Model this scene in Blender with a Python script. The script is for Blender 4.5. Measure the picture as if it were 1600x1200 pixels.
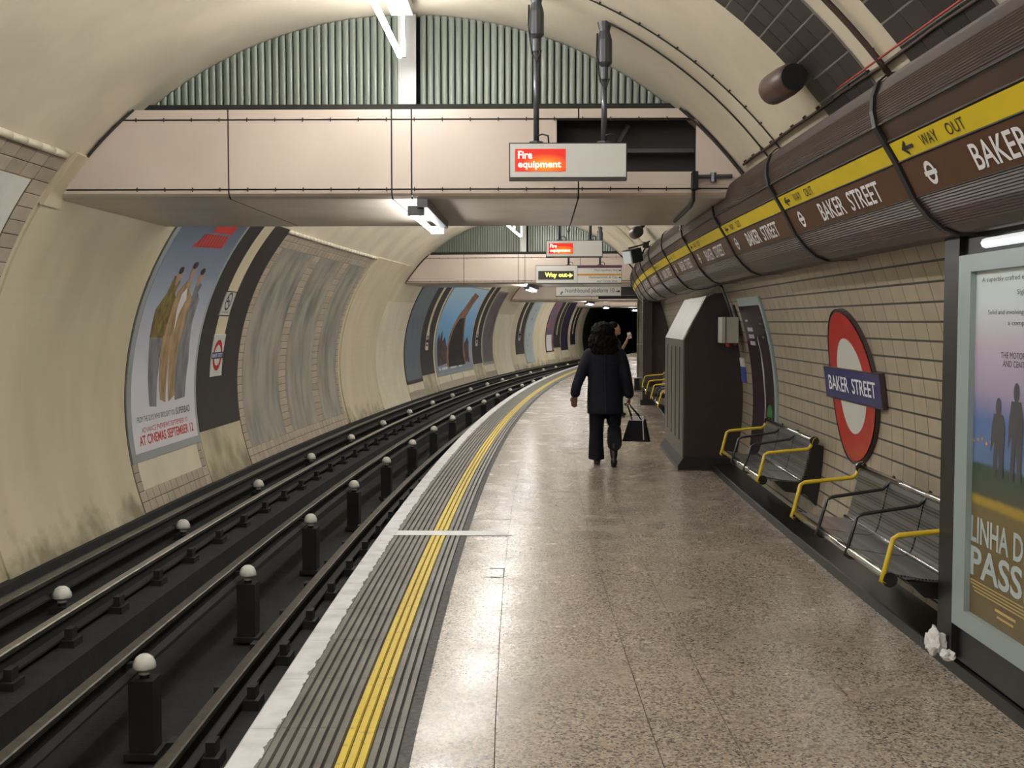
import bpy, bmesh, math, random
from mathutils import Vector, Matrix, noise
from math import sin, cos, pi, asin, sqrt
random.seed(7)
for o in list(bpy.data.objects): bpy.data.objects.remove(o)
SC = bpy.context.scene
COL = SC.collection

# ------------------------------------------------------------------ camera, world, exposure
K = 1.1            # metres of track per surveyed unit of s
RR = 205.7         # radius of the curved tunnel axis
N0 = .784          # the camera stands this far right of the axis
EYE = 1.62
RT = 3.2           # tunnel radius
VC = .78           # tunnel centre above platform
FPX = 1620*K
cam_d = bpy.data.cameras.new('camera'); cam = bpy.data.objects.new('camera', cam_d); COL.objects.link(cam)
cam.location = (0, 0, EYE)
cam.rotation_euler = (pi/2-math.atan(97/FPX), 0, -.025/K)
cam_d.sensor_width = 36; cam_d.lens = FPX/1600*36; cam_d.clip_start = .05; cam_d.clip_end = 300
SC.camera = cam
wd = bpy.data.worlds.new('world'); SC.world = wd; wd.use_nodes = True
wd.node_tree.nodes['Background'].inputs[0].default_value = (0, 0, 0, 1)
wd.node_tree.nodes['Background'].inputs[1].default_value = 0
vs = SC.view_settings
vs.view_transform = 'Standard'; vs.look = 'None'; vs.gamma = 1; vs.use_curve_mapping = False; vs.exposure = 0.0
TUBE_POWER = 100.0

# ------------------------------------------------------------------ tunnel coordinates: s along, n right of axis, v above platform
def P(s, n, v):
    a = K*s/RR
    return Vector((RR-(RR-n)*cos(a)-N0, (RR-n)*sin(a), v))
def frame(s, n, v, yaw=0.0):
    a = K*s/RR
    M = Matrix(((cos(a), sin(a), 0), (-sin(a), cos(a), 0), (0, 0, 1))).to_4x4()
    return Matrix.Translation(P(s, n, v)) @ M @ Matrix.Rotation(yaw, 4, 'Z')
def arcp(side, arc, r=RT):
    th = arc/RT
    return (side*r*cos(th), VC+r*sin(th))
def arc_of_v(v): return RT*asin((v-VC)/RT)
def PA(side, s, arc, r=RT):
    n, v = arcp(side, arc, r); return P(s, n, v)

# ------------------------------------------------------------------ materials
MATS = {}
def mat(name, col, rough=.6, metal=0., var=.0, scale=6., stretch=(1, 1, 1), col2=None, rand=0., bump=0., bscale=60., spec=.5, emit=0., lo=.35, hi=.65, detail=4.):
    m = bpy.data.materials.new(name); m.use_nodes = True; nt = m.node_tree; N = nt.nodes; L = nt.links
    b = N['Principled BSDF']
    b.inputs['Roughness'].default_value = rough; b.inputs['Metallic'].default_value = metal
    b.inputs['Specular IOR Level'].default_value = spec
    b.inputs['Base Color'].default_value = (*col, 1)
    geo = N.new('ShaderNodeNewGeometry')
    out = None
    if var or col2:
        mp = N.new('ShaderNodeMapping'); mp.inputs['Scale'].default_value = stretch
        L.new(geo.outputs['Position'], mp.inputs[0])
        nz = N.new('ShaderNodeTexNoise'); nz.inputs['Scale'].default_value = scale; nz.inputs['Detail'].default_value = detail
        L.new(mp.outputs[0], nz.inputs['Vector'])
        rp = N.new('ShaderNodeValToRGB')
        c1 = tuple(c*(1-var) for c in col); c2 = col2 if col2 else tuple(min(1, c*(1+var)) for c in col)
        rp.color_ramp.elements[0].position = lo; rp.color_ramp.elements[1].position = hi
        rp.color_ramp.elements[0].color = (*(c2 if col2 else c1), 1); rp.color_ramp.elements[1].color = (*(col if col2 else c2), 1)
        L.new(nz.outputs['Fac'], rp.inputs[0]); out = rp.outputs[0]
    if rand:
        oi = N.new('ShaderNodeObjectInfo'); mr = N.new('ShaderNodeMapRange')
        mr.inputs[3].default_value = 1-rand; mr.inputs[4].default_value = 1+rand*.6
        L.new(oi.outputs['Random'], mr.inputs[0])
        mx = N.new('ShaderNodeVectorMath'); mx.operation = 'SCALE'
        if out: L.new(out, mx.inputs[0])
        else: mx.inputs[0].default_value = col
        L.new(mr.outputs[0], mx.inputs['Scale']); out = mx.outputs[0]
    if out: L.new(out, b.inputs['Base Color'])
    if bump:
        n2 = N.new('ShaderNodeTexNoise'); n2.inputs['Scale'].default_value = bscale; n2.inputs['Detail'].default_value = 3
        L.new(geo.outputs['Position'], n2.inputs['Vector'])
        bp = N.new('ShaderNodeBump'); bp.inputs['Strength'].default_value = bump; bp.inputs['Distance'].default_value = .01
        L.new(n2.outputs['Fac'], bp.inputs['Height']); L.new(bp.outputs[0], b.inputs['Normal'])
    if emit:
        b.inputs['Emission Color'].default_value = (*col, 1); b.inputs['Emission Strength'].default_value = emit
    MATS[name] = m
    return m
def grime(name, z0, z1, col):
    """soot splashed up the foot of a wall in ragged tongues"""
    m = MATS[name]; nt = m.node_tree; N = nt.nodes; L = nt.links; b = N['Principled BSDF']; src = b.inputs['Base Color'].links[0].from_socket
    geo = N.new('ShaderNodeNewGeometry'); sp = N.new('ShaderNodeSeparateXYZ'); L.new(geo.outputs['Position'], sp.inputs[0])
    nz = N.new('ShaderNodeTexNoise'); nz.inputs['Scale'].default_value = 3.2; nz.inputs['Detail'].default_value = 8; L.new(geo.outputs['Position'], nz.inputs['Vector'])
    ma = N.new('ShaderNodeMath'); ma.operation = 'MULTIPLY_ADD'; ma.inputs[1].default_value = 1.1; ma.inputs[2].default_value = -.55; L.new(nz.outputs['Fac'], ma.inputs[0])
    ad = N.new('ShaderNodeMath'); ad.operation = 'ADD'; L.new(sp.outputs[2], ad.inputs[0]); L.new(ma.outputs[0], ad.inputs[1])
    mr = N.new('ShaderNodeMapRange'); mr.inputs[1].default_value = z0; mr.inputs[2].default_value = z1; mr.inputs[3].default_value = .85; mr.inputs[4].default_value = 0; L.new(ad.outputs[0], mr.inputs[0])
    mx = N.new('ShaderNodeMix'); mx.data_type = 'RGBA'; L.new(mr.outputs[0], mx.inputs[0]); L.new(src, mx.inputs[6]); mx.inputs[7].default_value = (*col, 1); L.new(mx.outputs[2], b.inputs['Base Color'])
def ramp_mat(name, stops, z0, z1, rough=.4, noise_amt=.05, nscale=3., emit=0.):
    """print whose colours run up the sheet"""
    m = bpy.data.materials.new(name); m.use_nodes = True; nt = m.node_tree; N = nt.nodes; L = nt.links
    b = N['Principled BSDF']; b.inputs['Roughness'].default_value = rough
    geo = N.new('ShaderNodeNewGeometry'); sp = N.new('ShaderNodeSeparateXYZ'); L.new(geo.outputs['Position'], sp.inputs[0])
    mr = N.new('ShaderNodeMapRange'); mr.inputs[1].default_value = z0; mr.inputs[2].default_value = z1; L.new(sp.outputs[2], mr.inputs[0])
    nz = N.new('ShaderNodeTexNoise'); nz.inputs['Scale'].default_value = nscale; nz.inputs['Detail'].default_value = 5; L.new(geo.outputs['Position'], nz.inputs['Vector'])
    ma = N.new('ShaderNodeMath'); ma.operation = 'MULTIPLY_ADD'; ma.inputs[1].default_value = noise_amt; L.new(nz.outputs['Fac'], ma.inputs[0]); L.new(mr.outputs[0], ma.inputs[2])
    rp = N.new('ShaderNodeValToRGB'); cr = rp.color_ramp
    while len(cr.elements) < len(stops): cr.elements.new(.5)
    for e, (p, c) in zip(cr.elements, stops): e.position = p; e.color = (*c, 1)
    L.new(ma.outputs[0], rp.inputs[0]); L.new(rp.outputs[0], b.inputs['Base Color'])
    if emit:
        L.new(rp.outputs[0], b.inputs['Emission Color']); b.inputs['Emission Strength'].default_value = emit
    MATS[name] = m
    return m

mat('vault', (.64, .57, .445), .55, var=.10, scale=1.3, bump=.08, bscale=25)
mat('cream_wall', (.62, .55, .395), .5, col2=(.53, .465, .325), scale=1.6, stretch=(1, 1, .25), bump=.05, bscale=30)
mat('cream_clean', (.66, .60, .455), .45, var=.06, scale=2)
mat('cream_dirty', (.50, .45, .31), .5, col2=(.25, .22, .14), scale=2.2, stretch=(1, 1, .5), lo=.3, hi=.55)
mat('soot', (.02, .019, .016), .8, var=.3, scale=9)
mat('white_board', (.66, .66, .60), .4, var=.04)
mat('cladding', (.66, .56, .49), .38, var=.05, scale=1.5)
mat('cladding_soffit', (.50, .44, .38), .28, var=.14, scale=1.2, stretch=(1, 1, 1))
mat('joint_dark', (.035, .03, .028), .7)
mat('hole_black', (.006, .006, .006), .9)
mat('slat', (.235, .265, .23), .45, metal=.15, var=.12, scale=9, stretch=(1, 1, .1))
mat('white_metal', (.56, .57, .57), .35, var=.04)
mat('tube_glow', (1.0, .99, .965), .4, emit=TUBE_POWER)
mat('strip_glow', (.9, .93, .95), .4, emit=.8)
mat('tile_right', (.37, .315, .235), .26, rand=.05, var=.05, scale=5, bump=.03, bscale=12)
mat('tile_left', (.42, .355, .275), .3, rand=.15, var=.08, scale=6)
mat('grout_dark', (.045, .04, .036), .8)
mat('grout_light', (.24, .21, .16), .8)
mat('tile_brown', (.040, .034, .033), .4, rand=.25)
mat('grout_grey', (.20, .19, .17), .8)
mat('dirty_grey', (.34, .315, .265), .55, col2=(.14, .135, .12), scale=3.2, stretch=(1, 1, .28), lo=.3, hi=.62, detail=7)
mat('dark_band', (.022, .017, .017), .55, var=.2, scale=7)
mat('frame_grey', (.30, .32, .32), .4)
mat('frame_pale', (.28, .345, .345), .35)
mat('plinth', (.007, .007, .0075), .36, var=.3, scale=10)
mat('rail_top', (.26, .25, .22), .3, metal=.9, var=.15, scale=14)
mat('rail_dull', (.075, .068, .055), .45, metal=.6, var=.25, scale=12)
mat('rail_side', (.007, .0065, .006), .8, var=.3)
mat('track_black', (.0075, .007, .0065), .9, var=.5, scale=5, bump=.3, bscale=30)
mat('porcelain', (.68, .66, .60), .3, var=.06)
mat('iron', (.006, .0058, .0058), .75, var=.3, scale=12)
mat('tactile', (.145, .137, .122), .5, col2=(.075, .066, .054), scale=4.5, lo=.25, hi=.62, rand=.10, detail=8)
mat('tactile_groove', (.016, .015, .014), .85)
mat('asphalt', (.13, .13, .13), .85, col2=(.05, .05, .05), scale=40)
mat('yellow_paint', (.62, .46, .025), .5, col2=(.30, .23, .03), scale=22, lo=.27, hi=.42, detail=8)
mat('white_line', (.70, .70, .68), .5, var=.06, scale=8)
mat('duct_brown', (.062, .039, .031), .40, metal=.0, var=.12, scale=3)
mat('duct_strip', (.060, .033, .022), .38, var=.12)
mat('name_brown', (.080, .034, .015), .32, var=.05)
mat('way_yellow', (.62, .47, .008), .4, var=.04)
mat('letter_white', (.74, .74, .76), .45)
mat('letter_black', (.012, .011, .010), .5)
mat('strap_black', (.008, .008, .0085), .42)
mat('red_enamel', (.40, .014, .010), .22, var=.06)
mat('blue_enamel', (.022, .026, .135), .22, var=.08)
mat('white_enamel', (.60, .60, .56), .25)
mat('enamel_edge', (.05, .03, .03), .4)
mat('steel', (.17, .162, .145), .40, metal=.9, var=.12, scale=3, stretch=(4, 4, .3))
mat('kiosk_brown', (.030, .020, .020), .34, var=.12)
mat('chrome', (.62, .62, .62), .14, metal=1.)
mat('yellow_tube', (.58, .41, .02), .35, var=.04)
mat('black_tube', (.015, .014, .014), .3)
mat('grey_box', (.40, .41, .36), .5, var=.04)
mat('red_button', (.40, .03, .02), .4)
mat('blue_label', (.06, .10, .38), .4)
mat('sign_white', (.74, .74, .71), .4)
mat('sign_edge', (.05, .048, .055), .45)
mat('pole_grey', (.10, .105, .125), .3, metal=.6)
mat('clamp_grey', (.075, .08, .088), .4, metal=.3)
mat('cable_black', (.018, .016, .015), .6)
mat('cable_brown', (.05, .028, .022), .6)
mat('cable_red', (.35, .03, .02), .5)
mat('speaker_brown', (.075, .040, .030), .4, var=.1)
mat('sign_red', (.95, .05, .015), .4, emit=2.0)
def lit_red():
    m = bpy.data.materials.new('sign_red'); m.use_nodes = True; nt = m.node_tree; N = nt.nodes; L = nt.links; b = N['Principled BSDF']
    tc = N.new('ShaderNodeTexCoord'); sp = N.new('ShaderNodeSeparateXYZ'); L.new(tc.outputs['Generated'], sp.inputs[0])
    cb = N.new('ShaderNodeCombineXYZ'); L.new(sp.outputs[0], cb.inputs[0]); L.new(sp.outputs[2], cb.inputs[1])
    ds = N.new('ShaderNodeVectorMath'); ds.operation = 'DISTANCE'; ds.inputs[1].default_value = (.60, .30, 0); L.new(cb.outputs[0], ds.inputs[0])
    rp = N.new('ShaderNodeValToRGB'); cr = rp.color_ramp
    cr.elements.new(.5)
    for i_, (p_, c_) in enumerate(((0, (1., .52, .03)), (.26, (.95, .20, .010)), (.50, (.80, .018, .008)))): cr.elements[i_].position = p_; cr.elements[i_].color = (*c_, 1)
    L.new(ds.outputs['Value'], rp.inputs[0]); L.new(rp.outputs[0], b.inputs['Emission Color']); b.inputs['Emission Strength'].default_value = .95; b.inputs['Base Color'].default_value = (.15, .01, .005, 1)
    MATS['sign_red'] = m
lit_red()
mat('sign_text_glow', (1., .93, .80), .4, emit=1.3)
mat('sign_yellow_glow', (1., .9, .15), .4, emit=2.6)
mat('sign_dark', (.03, .03, .02), .5)
mat('purple_line', (.10, .03, .07), .5)
mat('orange_line', (.62, .30, .05), .5)
mat('text_grey', (.10, .10, .11), .5)
mat('hair', (.0045, .004, .0045), .7, bump=1., bscale=60, spec=.12)
mat('coat', (.010, .011, .018), .75, var=.15, scale=14, bump=.15, bscale=40, spec=.2)
mat('trousers', (.008, .008, .012), .8, var=.15, scale=14, bump=.1, bscale=40, spec=.2)
mat('skin', (.17, .075, .055), .5, var=.06)
mat('skin_light', (.46, .26, .19), .5, var=.06)
mat('shoe', (.014, .010, .009), .45)
mat('sole', (.030, .022, .018), .6)
mat('bag_black', (.005, .004, .007), .6, spec=.2)
mat('bag_white', (.55, .52, .54), .5)
mat('tissue', (.76, .74, .74), .8, var=.04)
mat('tissue_stain', (.45, .33, .14), .8)
mat('door_dark', (.040, .026, .026), .4, var=.2)
mat('post_grey', (.22, .21, .17), .4, metal=.2)
mat('shirt_dark', (.012, .016, .014), .8)
mat('monitor_face', (.60, .66, .68), .3)
mat('monitor_body', (.016, .022, .024), .4)
mat('aframe', (.45, .58, .47), .5)
mat('dark_print', (.018, .012, .022), .25, col2=(.045, .02, .03), scale=6)
mat('print_streak', (.42, .38, .42), .3)
mat('print_green', (.03, .16, .035), .3)
mat('print_navy', (.015, .022, .06), .3)
mat('pale_print', (.40, .47, .49), .4, var=.08, scale=5)
mat('blue_blank', (.115, .135, .165), .45, var=.10, scale=4)
mat('print_tan', (.42, .30, .17), .45, col2=(.24, .15, .07), scale=9, stretch=(1, 1, .4))
mat('print_olive', (.26, .20, .05), .45, col2=(.12, .08, .035), scale=9)
mat('print_grey', (.13, .13, .145), .45, col2=(.25, .25, .27), scale=8, stretch=(1, 1, .3))
mat('print_face', (.40, .25, .18), .45)
mat('print_hair', (.045, .03, .025), .45)
mat('print_white', (.66, .64, .64), .45)
mat('print_red', (.50, .035, .03), .45)
mat('print_charcoal', (.06, .06, .07), .45)
mat('print_skin', (.30, .16, .11), .45, col2=(.12, .06, .05), scale=5)
mat('print_black', (.012, .010, .014), .4)
mat('print_brown', (.10, .055, .04), .45, col2=(.03, .02, .03), scale=4)
mat('print_purple', (.10, .07, .11), .4, col2=(.15, .14, .12), scale=2.5)
mat('print_blue2', (.05, .12, .22), .4, col2=(.30, .10, .09), scale=3)
mat('print_violet', (.06, .025, .06), .4, col2=(.02, .03, .06), scale=3)
ramp_mat('poster_mist', [(0, (.72, .70, .74)), (.35, (.64, .64, .69)), (.62, (.42, .46, .55)), (.80, (.22, .27, .36)), (1, (.10, .13, .19))], .2, 2.75)
ramp_mat('poster_sky', [(0, (.20, .27, .35)), (.25, (.28, .28, .36)), (.45, (.13, .32, .56)), (.75, (.20, .42, .68)), (1, (.34, .52, .66))], .15, 2.6, nscale=1.2, noise_amt=.15)
ramp_mat('poster_dusk', [(0, (.13, .095, .045)), (.33, (.15, .115, .045)), (.342, (.32, .22, .03)), (.356, (.32, .22, .03)), (.366, (.07, .075, .05)), (.45, (.03, .065, .042)), (.462, (.10, .17, .32)), (.58, (.09, .15, .36)), (.66, (.33, .28, .42)), (.79, (.46, .40, .50)), (.9, (.56, .62, .68)), (1, (.58, .66, .66))], .33, 1.84, noise_amt=.012, nscale=14, emit=.0)

grime('cream_wall', -.42, -.08, (.17, .15, .085))
grime('cream_dirty', -.42, .05, (.16, .13, .07))

# terrazzo: beige chippings with dark specks, polished
def terrazzo():
    m = bpy.data.materials.new('terrazzo'); m.use_nodes = True; nt = m.node_tree; N = nt.nodes; L = nt.links; b = N['Principled BSDF']
    geo = N.new('ShaderNodeNewGeometry')
    def noise_ramp(scale, p0, c0, p1, c1, det=2.):
        nz = N.new('ShaderNodeTexNoise'); nz.inputs['Scale'].default_value = scale; nz.inputs['Detail'].default_value = det
        L.new(geo.outputs['Position'], nz.inputs['Vector'])
        r = N.new('ShaderNodeValToRGB'); r.color_ramp.elements[0].position = p0; r.color_ramp.elements[1].position = p1
        r.color_ramp.elements[0].color = (*c0, 1); r.color_ramp.elements[1].color = (*c1, 1); L.new(nz.outputs['Fac'], r.inputs[0]); return r
    vo = N.new('ShaderNodeTexVoronoi'); vo.inputs['Scale'].default_value = 105; L.new(geo.outputs['Position'], vo.inputs['Vector'])
    sep = N.new('ShaderNodeSeparateColor'); L.new(vo.outputs['Color'], sep.inputs[0])
    rv = N.new('ShaderNodeValToRGB'); cr = rv.color_ramp; cr.interpolation = 'CONSTANT'
    stops = [(0, (.10, .088, .077)), (.14, (.21, .178, .150)), (.34, (.36, .298, .235)), (.62, (.42, .355, .285)), (.84, (.34, .255, .19)), (.93, (.50, .45, .39))]
    while len(cr.elements) < len(stops): cr.elements.new(.5)
    for e, (p, c) in zip(cr.elements, stops): e.position = p; e.color = (*c, 1)
    L.new(sep.outputs[0], rv.inputs[0])
    wear = noise_ramp(1.1, .3, (.86, .86, .86), .7, (1.08, 1.07, 1.05), 3.)
    mx = N.new('ShaderNodeMix'); mx.data_type = 'RGBA'; mx.blend_type = 'MULTIPLY'; mx.inputs[0].default_value = 1
    L.new(rv.outputs[0], mx.inputs[6]); L.new(wear.outputs[0], mx.inputs[7]); L.new(mx.outputs[2], b.inputs['Base Color'])
    rr = N.new('ShaderNodeMapRange'); nz = N.new('ShaderNodeTexNoise'); nz.inputs['Scale'].default_value = 2.2; nz.inputs['Detail'].default_value = 4; L.new(geo.outputs['Position'], nz.inputs['Vector'])
    rr.inputs[1].default_value = .3; rr.inputs[2].default_value = .7; rr.inputs[3].default_value = .19; rr.inputs[4].default_value = .31
    L.new(nz.outputs['Fac'], rr.inputs[0]); L.new(rr.outputs[0], b.inputs['Roughness'])
    MATS['terrazzo'] = m
terrazzo()
# nosing: stone with white paint whose inner border is chipped
def nosing_mat():
    m = bpy.data.materials.new('white_nosing'); m.use_nodes = True; nt = m.node_tree; N = nt.nodes; L = nt.links; b = N['Principled BSDF']
    geo = N.new('ShaderNodeNewGeometry'); tc = N.new('ShaderNodeTexCoord'); sp = N.new('ShaderNodeSeparateXYZ'); L.new(tc.outputs['Object'], sp.inputs[0])
    nz = N.new('ShaderNodeTexNoise'); nz.inputs['Scale'].default_value = 9; nz.inputs['Detail'].default_value = 8; L.new(geo.outputs['Position'], nz.inputs['Vector'])
    ma = N.new('ShaderNodeMath'); ma.operation = 'MULTIPLY_ADD'; ma.inputs[1].default_value = .07; L.new(nz.outputs['Fac'], ma.inputs[0]); L.new(sp.outputs[0], ma.inputs[2])
    gt = N.new('ShaderNodeMath'); gt.operation = 'GREATER_THAN'; gt.inputs[1].default_value = .157; L.new(ma.outputs[0], gt.inputs[0])
    n3 = N.new('ShaderNodeTexNoise'); n3.inputs['Scale'].default_value = 7; n3.inputs['Detail'].default_value = 6; L.new(geo.outputs['Position'], n3.inputs['Vector'])
    rp = N.new('ShaderNodeValToRGB'); rp.color_ramp.elements[0].position = .3; rp.color_ramp.elements[1].position = .6
    rp.color_ramp.elements[0].color = (.50, .50, .50, 1); rp.color_ramp.elements[1].color = (.68, .68, .70, 1); L.new(n3.outputs['Fac'], rp.inputs[0])
    mx = N.new('ShaderNodeMix'); mx.data_type = 'RGBA'; L.new(gt.outputs[0], mx.inputs[0]); L.new(rp.outputs[0], mx.inputs[6]); mx.inputs[7].default_value = (.13, .12, .10, 1)
    L.new(mx.outputs[2], b.inputs['Base Color']); b.inputs['Roughness'].default_value = .55
    MATS['white_nosing'] = m
nosing_mat()

for n_ in ('sign_red', 'sign_text_glow', 'sign_yellow_glow', 'strip_glow', 'poster_dusk'): MATS[n_].cycles.emission_sampling = 'NONE'   # weak glows: no direct light sampling

# ------------------------------------------------------------------ mesh helpers
class MB:
    def __init__(self): self.v = []; self.f = []; self.m = []; self.slots = []
    def slot(self, name):
        if name not in self.slots: self.slots.append(name)
        return self.slots.index(name)
    def add(self, verts, faces, mat=None):
        b = len(self.v); self.v += [Vector(x) for x in verts]; k = self.slot(mat) if mat else 0
        for f in faces: self.f.append(tuple(b+i for i in f)); self.m.append(k)
    def sweep(self, prof, s0, s1, ds=1., closed=False, caps=False, mat=None):
        ns = max(1, int(math.ceil((s1-s0)/ds))); n = len(prof); V = []; F = []
        for i in range(ns+1):
            s = s0+(s1-s0)*i/ns
            for (a, b) in prof: V.append(P(s, a, b))
        lim = n if closed else n-1
        for i in range(ns):
            for j in range(lim):
                k = (j+1) % n; F.append((i*n+j, i*n+k, (i+1)*n+k, (i+1)*n+j))
        if caps: F.append(tuple(range(n))); F.append(tuple(ns*n+j for j in reversed(range(n))))
        self.add(V, F, mat)
    def tbox(self, s0, s1, n0, n1, v0, v1, ds=1.5, mat=None):
        self.sweep([(n0, v0), (n1, v0), (n1, v1), (n0, v1)], s0, s1, ds, True, True, mat)
    def patch(self, side, s0, s1, a0, a1, r=RT-.004, t=.012, mat=None, da=.12, ds=1.):
        na = max(1, int(math.ceil((a1-a0)/da))); arcs = [a0+(a1-a0)*i/na for i in range(na+1)]
        prof = [arcp(side, a, r) for a in arcs]+[arcp(side, a, r+t) for a in reversed(arcs)]
        self.sweep(prof, s0, s1, ds, True, False, mat)
        n = len(prof); b = len(self.v)
        # end caps as quads
        ns = max(1, int(math.ceil((s1-s0)/ds))); base = b-n*(ns+1); k = self.slot(mat) if mat else 0
        for e in (0, ns):
            o = base+e*n
            for i in range(na): self.f.append((o+i, o+i+1, o+n-2-i, o+n-1-i)); self.m.append(k)
    def box(self, c, size, M=None, mat=None):
        x, y, z = (d/2 for d in size); V = []
        for a in (-x, x):
            for b in (-y, y):
                for d in (-z, z):
                    p = Vector(c)+Vector((a, b, d)); V.append(M @ p if M else p)
        self.add(V, [(0, 1, 3, 2), (4, 6, 7, 5), (0, 4, 5, 1), (2, 3, 7, 6), (0, 2, 6, 4), (1, 5, 7, 3)], mat)
    def tube(self, pts, r, seg=8, caps=True, mat=None):
        pts = [Vector(p) for p in pts]; V = []; F = []; n = len(pts)
        rr = r if isinstance(r, (list, tuple)) else [r]*n
        up = None
        for i, p in enumerate(pts):
            d = (pts[min(i+1, n-1)]-pts[max(i-1, 0)]).normalized()
            if up is None: up = Vector((0, 0, 1)) if abs(d.z) < .9 else Vector((1, 0, 0))
            x = d.cross(up).normalized(); up = x.cross(d).normalized()
            for k in range(seg):
                a = 2*pi*k/seg; V.append(p+rr[i]*(cos(a)*x+sin(a)*up))
        for i in range(n-1):
            for k in range(seg):
                k2 = (k+1) % seg; F.append((i*seg+k, i*seg+k2, (i+1)*seg+k2, (i+1)*seg+k))
        if caps: F.append(tuple(reversed(range(seg)))); F.append(tuple((n-1)*seg+k for k in range(seg)))
        self.add(V, F, mat)
    def ellip(self, c, r, M=None, seg=16, rings=10, mat=None, rot=None):
        V = []; F = []
        for i in range(rings+1):
            t = pi*i/rings
            for k in range(seg):
                a = 2*pi*k/seg; p = Vector((r[0]*sin(t)*cos(a), r[1]*sin(t)*sin(a), r[2]*cos(t)))
                if rot: p = rot @ p
                p = Vector(c)+p; V.append(M @ p if M else p)
        for i in range(rings):
            for k in range(seg):
                k2 = (k+1) % seg; F.append((i*seg+k, (i+1)*seg+k, (i+1)*seg+k2, i*seg+k2))
        self.add(V, F, mat)
    def loft(self, rings, seg=20, caps=True, mat=None):
        """rings: (centre, rx, ry) horizontal ellipses, or (centre, xvec, yvec)"""
        V = []; F = []
        for c, a, b in rings:
            if not isinstance(a, Vector): a = Vector((a, 0, 0)); b = Vector((0, b, 0))
            for k in range(seg): t = 2*pi*k/seg; V.append(Vector(c)+a*cos(t)+b*sin(t))
        for i in range(len(rings)-1):
            for k in range(seg):
                k2 = (k+1) % seg; F.append((i*seg+k, i*seg+k2, (i+1)*seg+k2, (i+1)*seg+k))
        if caps: F.append(tuple(reversed(range(seg)))); F.append(tuple((len(rings)-1)*seg+k for k in range(seg)))
        self.add(V, F, mat)
    def mesh(self, name, mats, smooth=False):
        me = bpy.data.meshes.new(name); me.from_pydata([tuple(v) for v in self.v], [], self.f)
        ms = self.slots if self.slots else ([mats] if isinstance(mats, str) else list(mats))
        for m in ms: me.materials.append(MATS[m])
        if self.slots: me.polygons.foreach_set('material_index', self.m)
        me.validate(); bm = bmesh.new(); bm.from_mesh(me); bmesh.ops.remove_doubles(bm, verts=bm.verts, dist=1e-5); bmesh.ops.recalc_face_normals(bm, faces=bm.faces); bm.to_mesh(me); bm.free()
        if smooth: me.polygons.foreach_set('use_smooth', [True]*len(me.polygons))
        me.update(); return me
    def build(self, name, mats=None, parent=None, smooth=False, local=False):
        """world-space mesh, its origin moved to its own base; local=True: coordinates are the parent's"""
        if not local and self.v:
            xs = [v.x for v in self.v]; ys = [v.y for v in self.v]; zs = [v.z for v in self.v]
            c = Vector(((min(xs)+max(xs))/2, (min(ys)+max(ys))/2, min(zs))); self.v = [v-c for v in self.v]
        else: c = Vector((0, 0, 0))
        o = bpy.data.objects.new(name, self.mesh(name, mats, smooth)); COL.objects.link(o)
        if parent:
            o.parent = parent
            if local: pass
            else: o.location = c-wloc(parent)
        else: o.location = c
        return o
WL = {}
def wloc(o):
    p = Vector(o.location)
    while o.parent: o = o.parent; p = p+Vector(o.location)
    return p
def tag(o, label=None, cat=None, group=None, kind=None):
    if label: o['label'] = label
    if cat: o['category'] = cat
    if group: o['group'] = group
    if kind: o['kind'] = kind
    return o
def thing(name, loc, label=None, cat=None, group=None, kind=None):
    o = bpy.data.objects.new(name, None); COL.objects.link(o); o.empty_display_size = .1
    if isinstance(loc, Matrix): o.matrix_world = loc
    else: o.location = loc
    return tag(o, label, cat, group, kind)
def inst(name, me, M, parent=None):
    o = bpy.data.objects.new(name, me); COL.objects.link(o)
    if parent: o.parent = parent; M = Matrix.Translation(-wloc(parent)) @ M
    o.matrix_basis = M
    return o
def copy_tree(o, parent=None):
    c = o.copy(); COL.objects.link(c); c.parent = parent
    for ch in o.children: copy_tree(ch, c)
    return c
def wallM(side, s, arc, r=RT):
    """matrix on the tunnel lining: x along +s, y up the lining, z inward"""
    a = K*s/RR; th = arc/RT; rt = Vector((cos(a), -sin(a), 0)); fw = Vector((sin(a), cos(a), 0)); up = Vector((0, 0, 1))
    y = -side*sin(th)*rt+cos(th)*up; z = -side*cos(th)*rt-sin(th)*up; x = fw*(1 if side < 0 else 1)
    if x.cross(y).dot(z) < 0: x = -x
    M = Matrix((x, y, z)).transposed().to_4x4(); M.translation = PA(side, s, arc, r); return M
def tile_mesh(name, w, h, m, t=.008, ch=.004):
    b = MB(); x, y = w/2, h/2
    V = [(-x, -y, 0), (x, -y, 0), (x, y, 0), (-x, y, 0), (-x, -y, t-.002), (x, -y, t-.002), (x, y, t-.002), (-x, y, t-.002), (-x+ch, -y+ch, t), (x-ch, -y+ch, t), (x-ch, y-ch, t), (-x+ch, y-ch, t)]
    b.add(V, [(0, 1, 5, 4), (1, 2, 6, 5), (2, 3, 7, 6), (3, 0, 4, 7), (4, 5, 9, 8), (5, 6, 10, 9), (6, 7, 11, 10), (7, 4, 8, 11), (8, 9, 10, 11)])
    return b.mesh(name, m)
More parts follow.
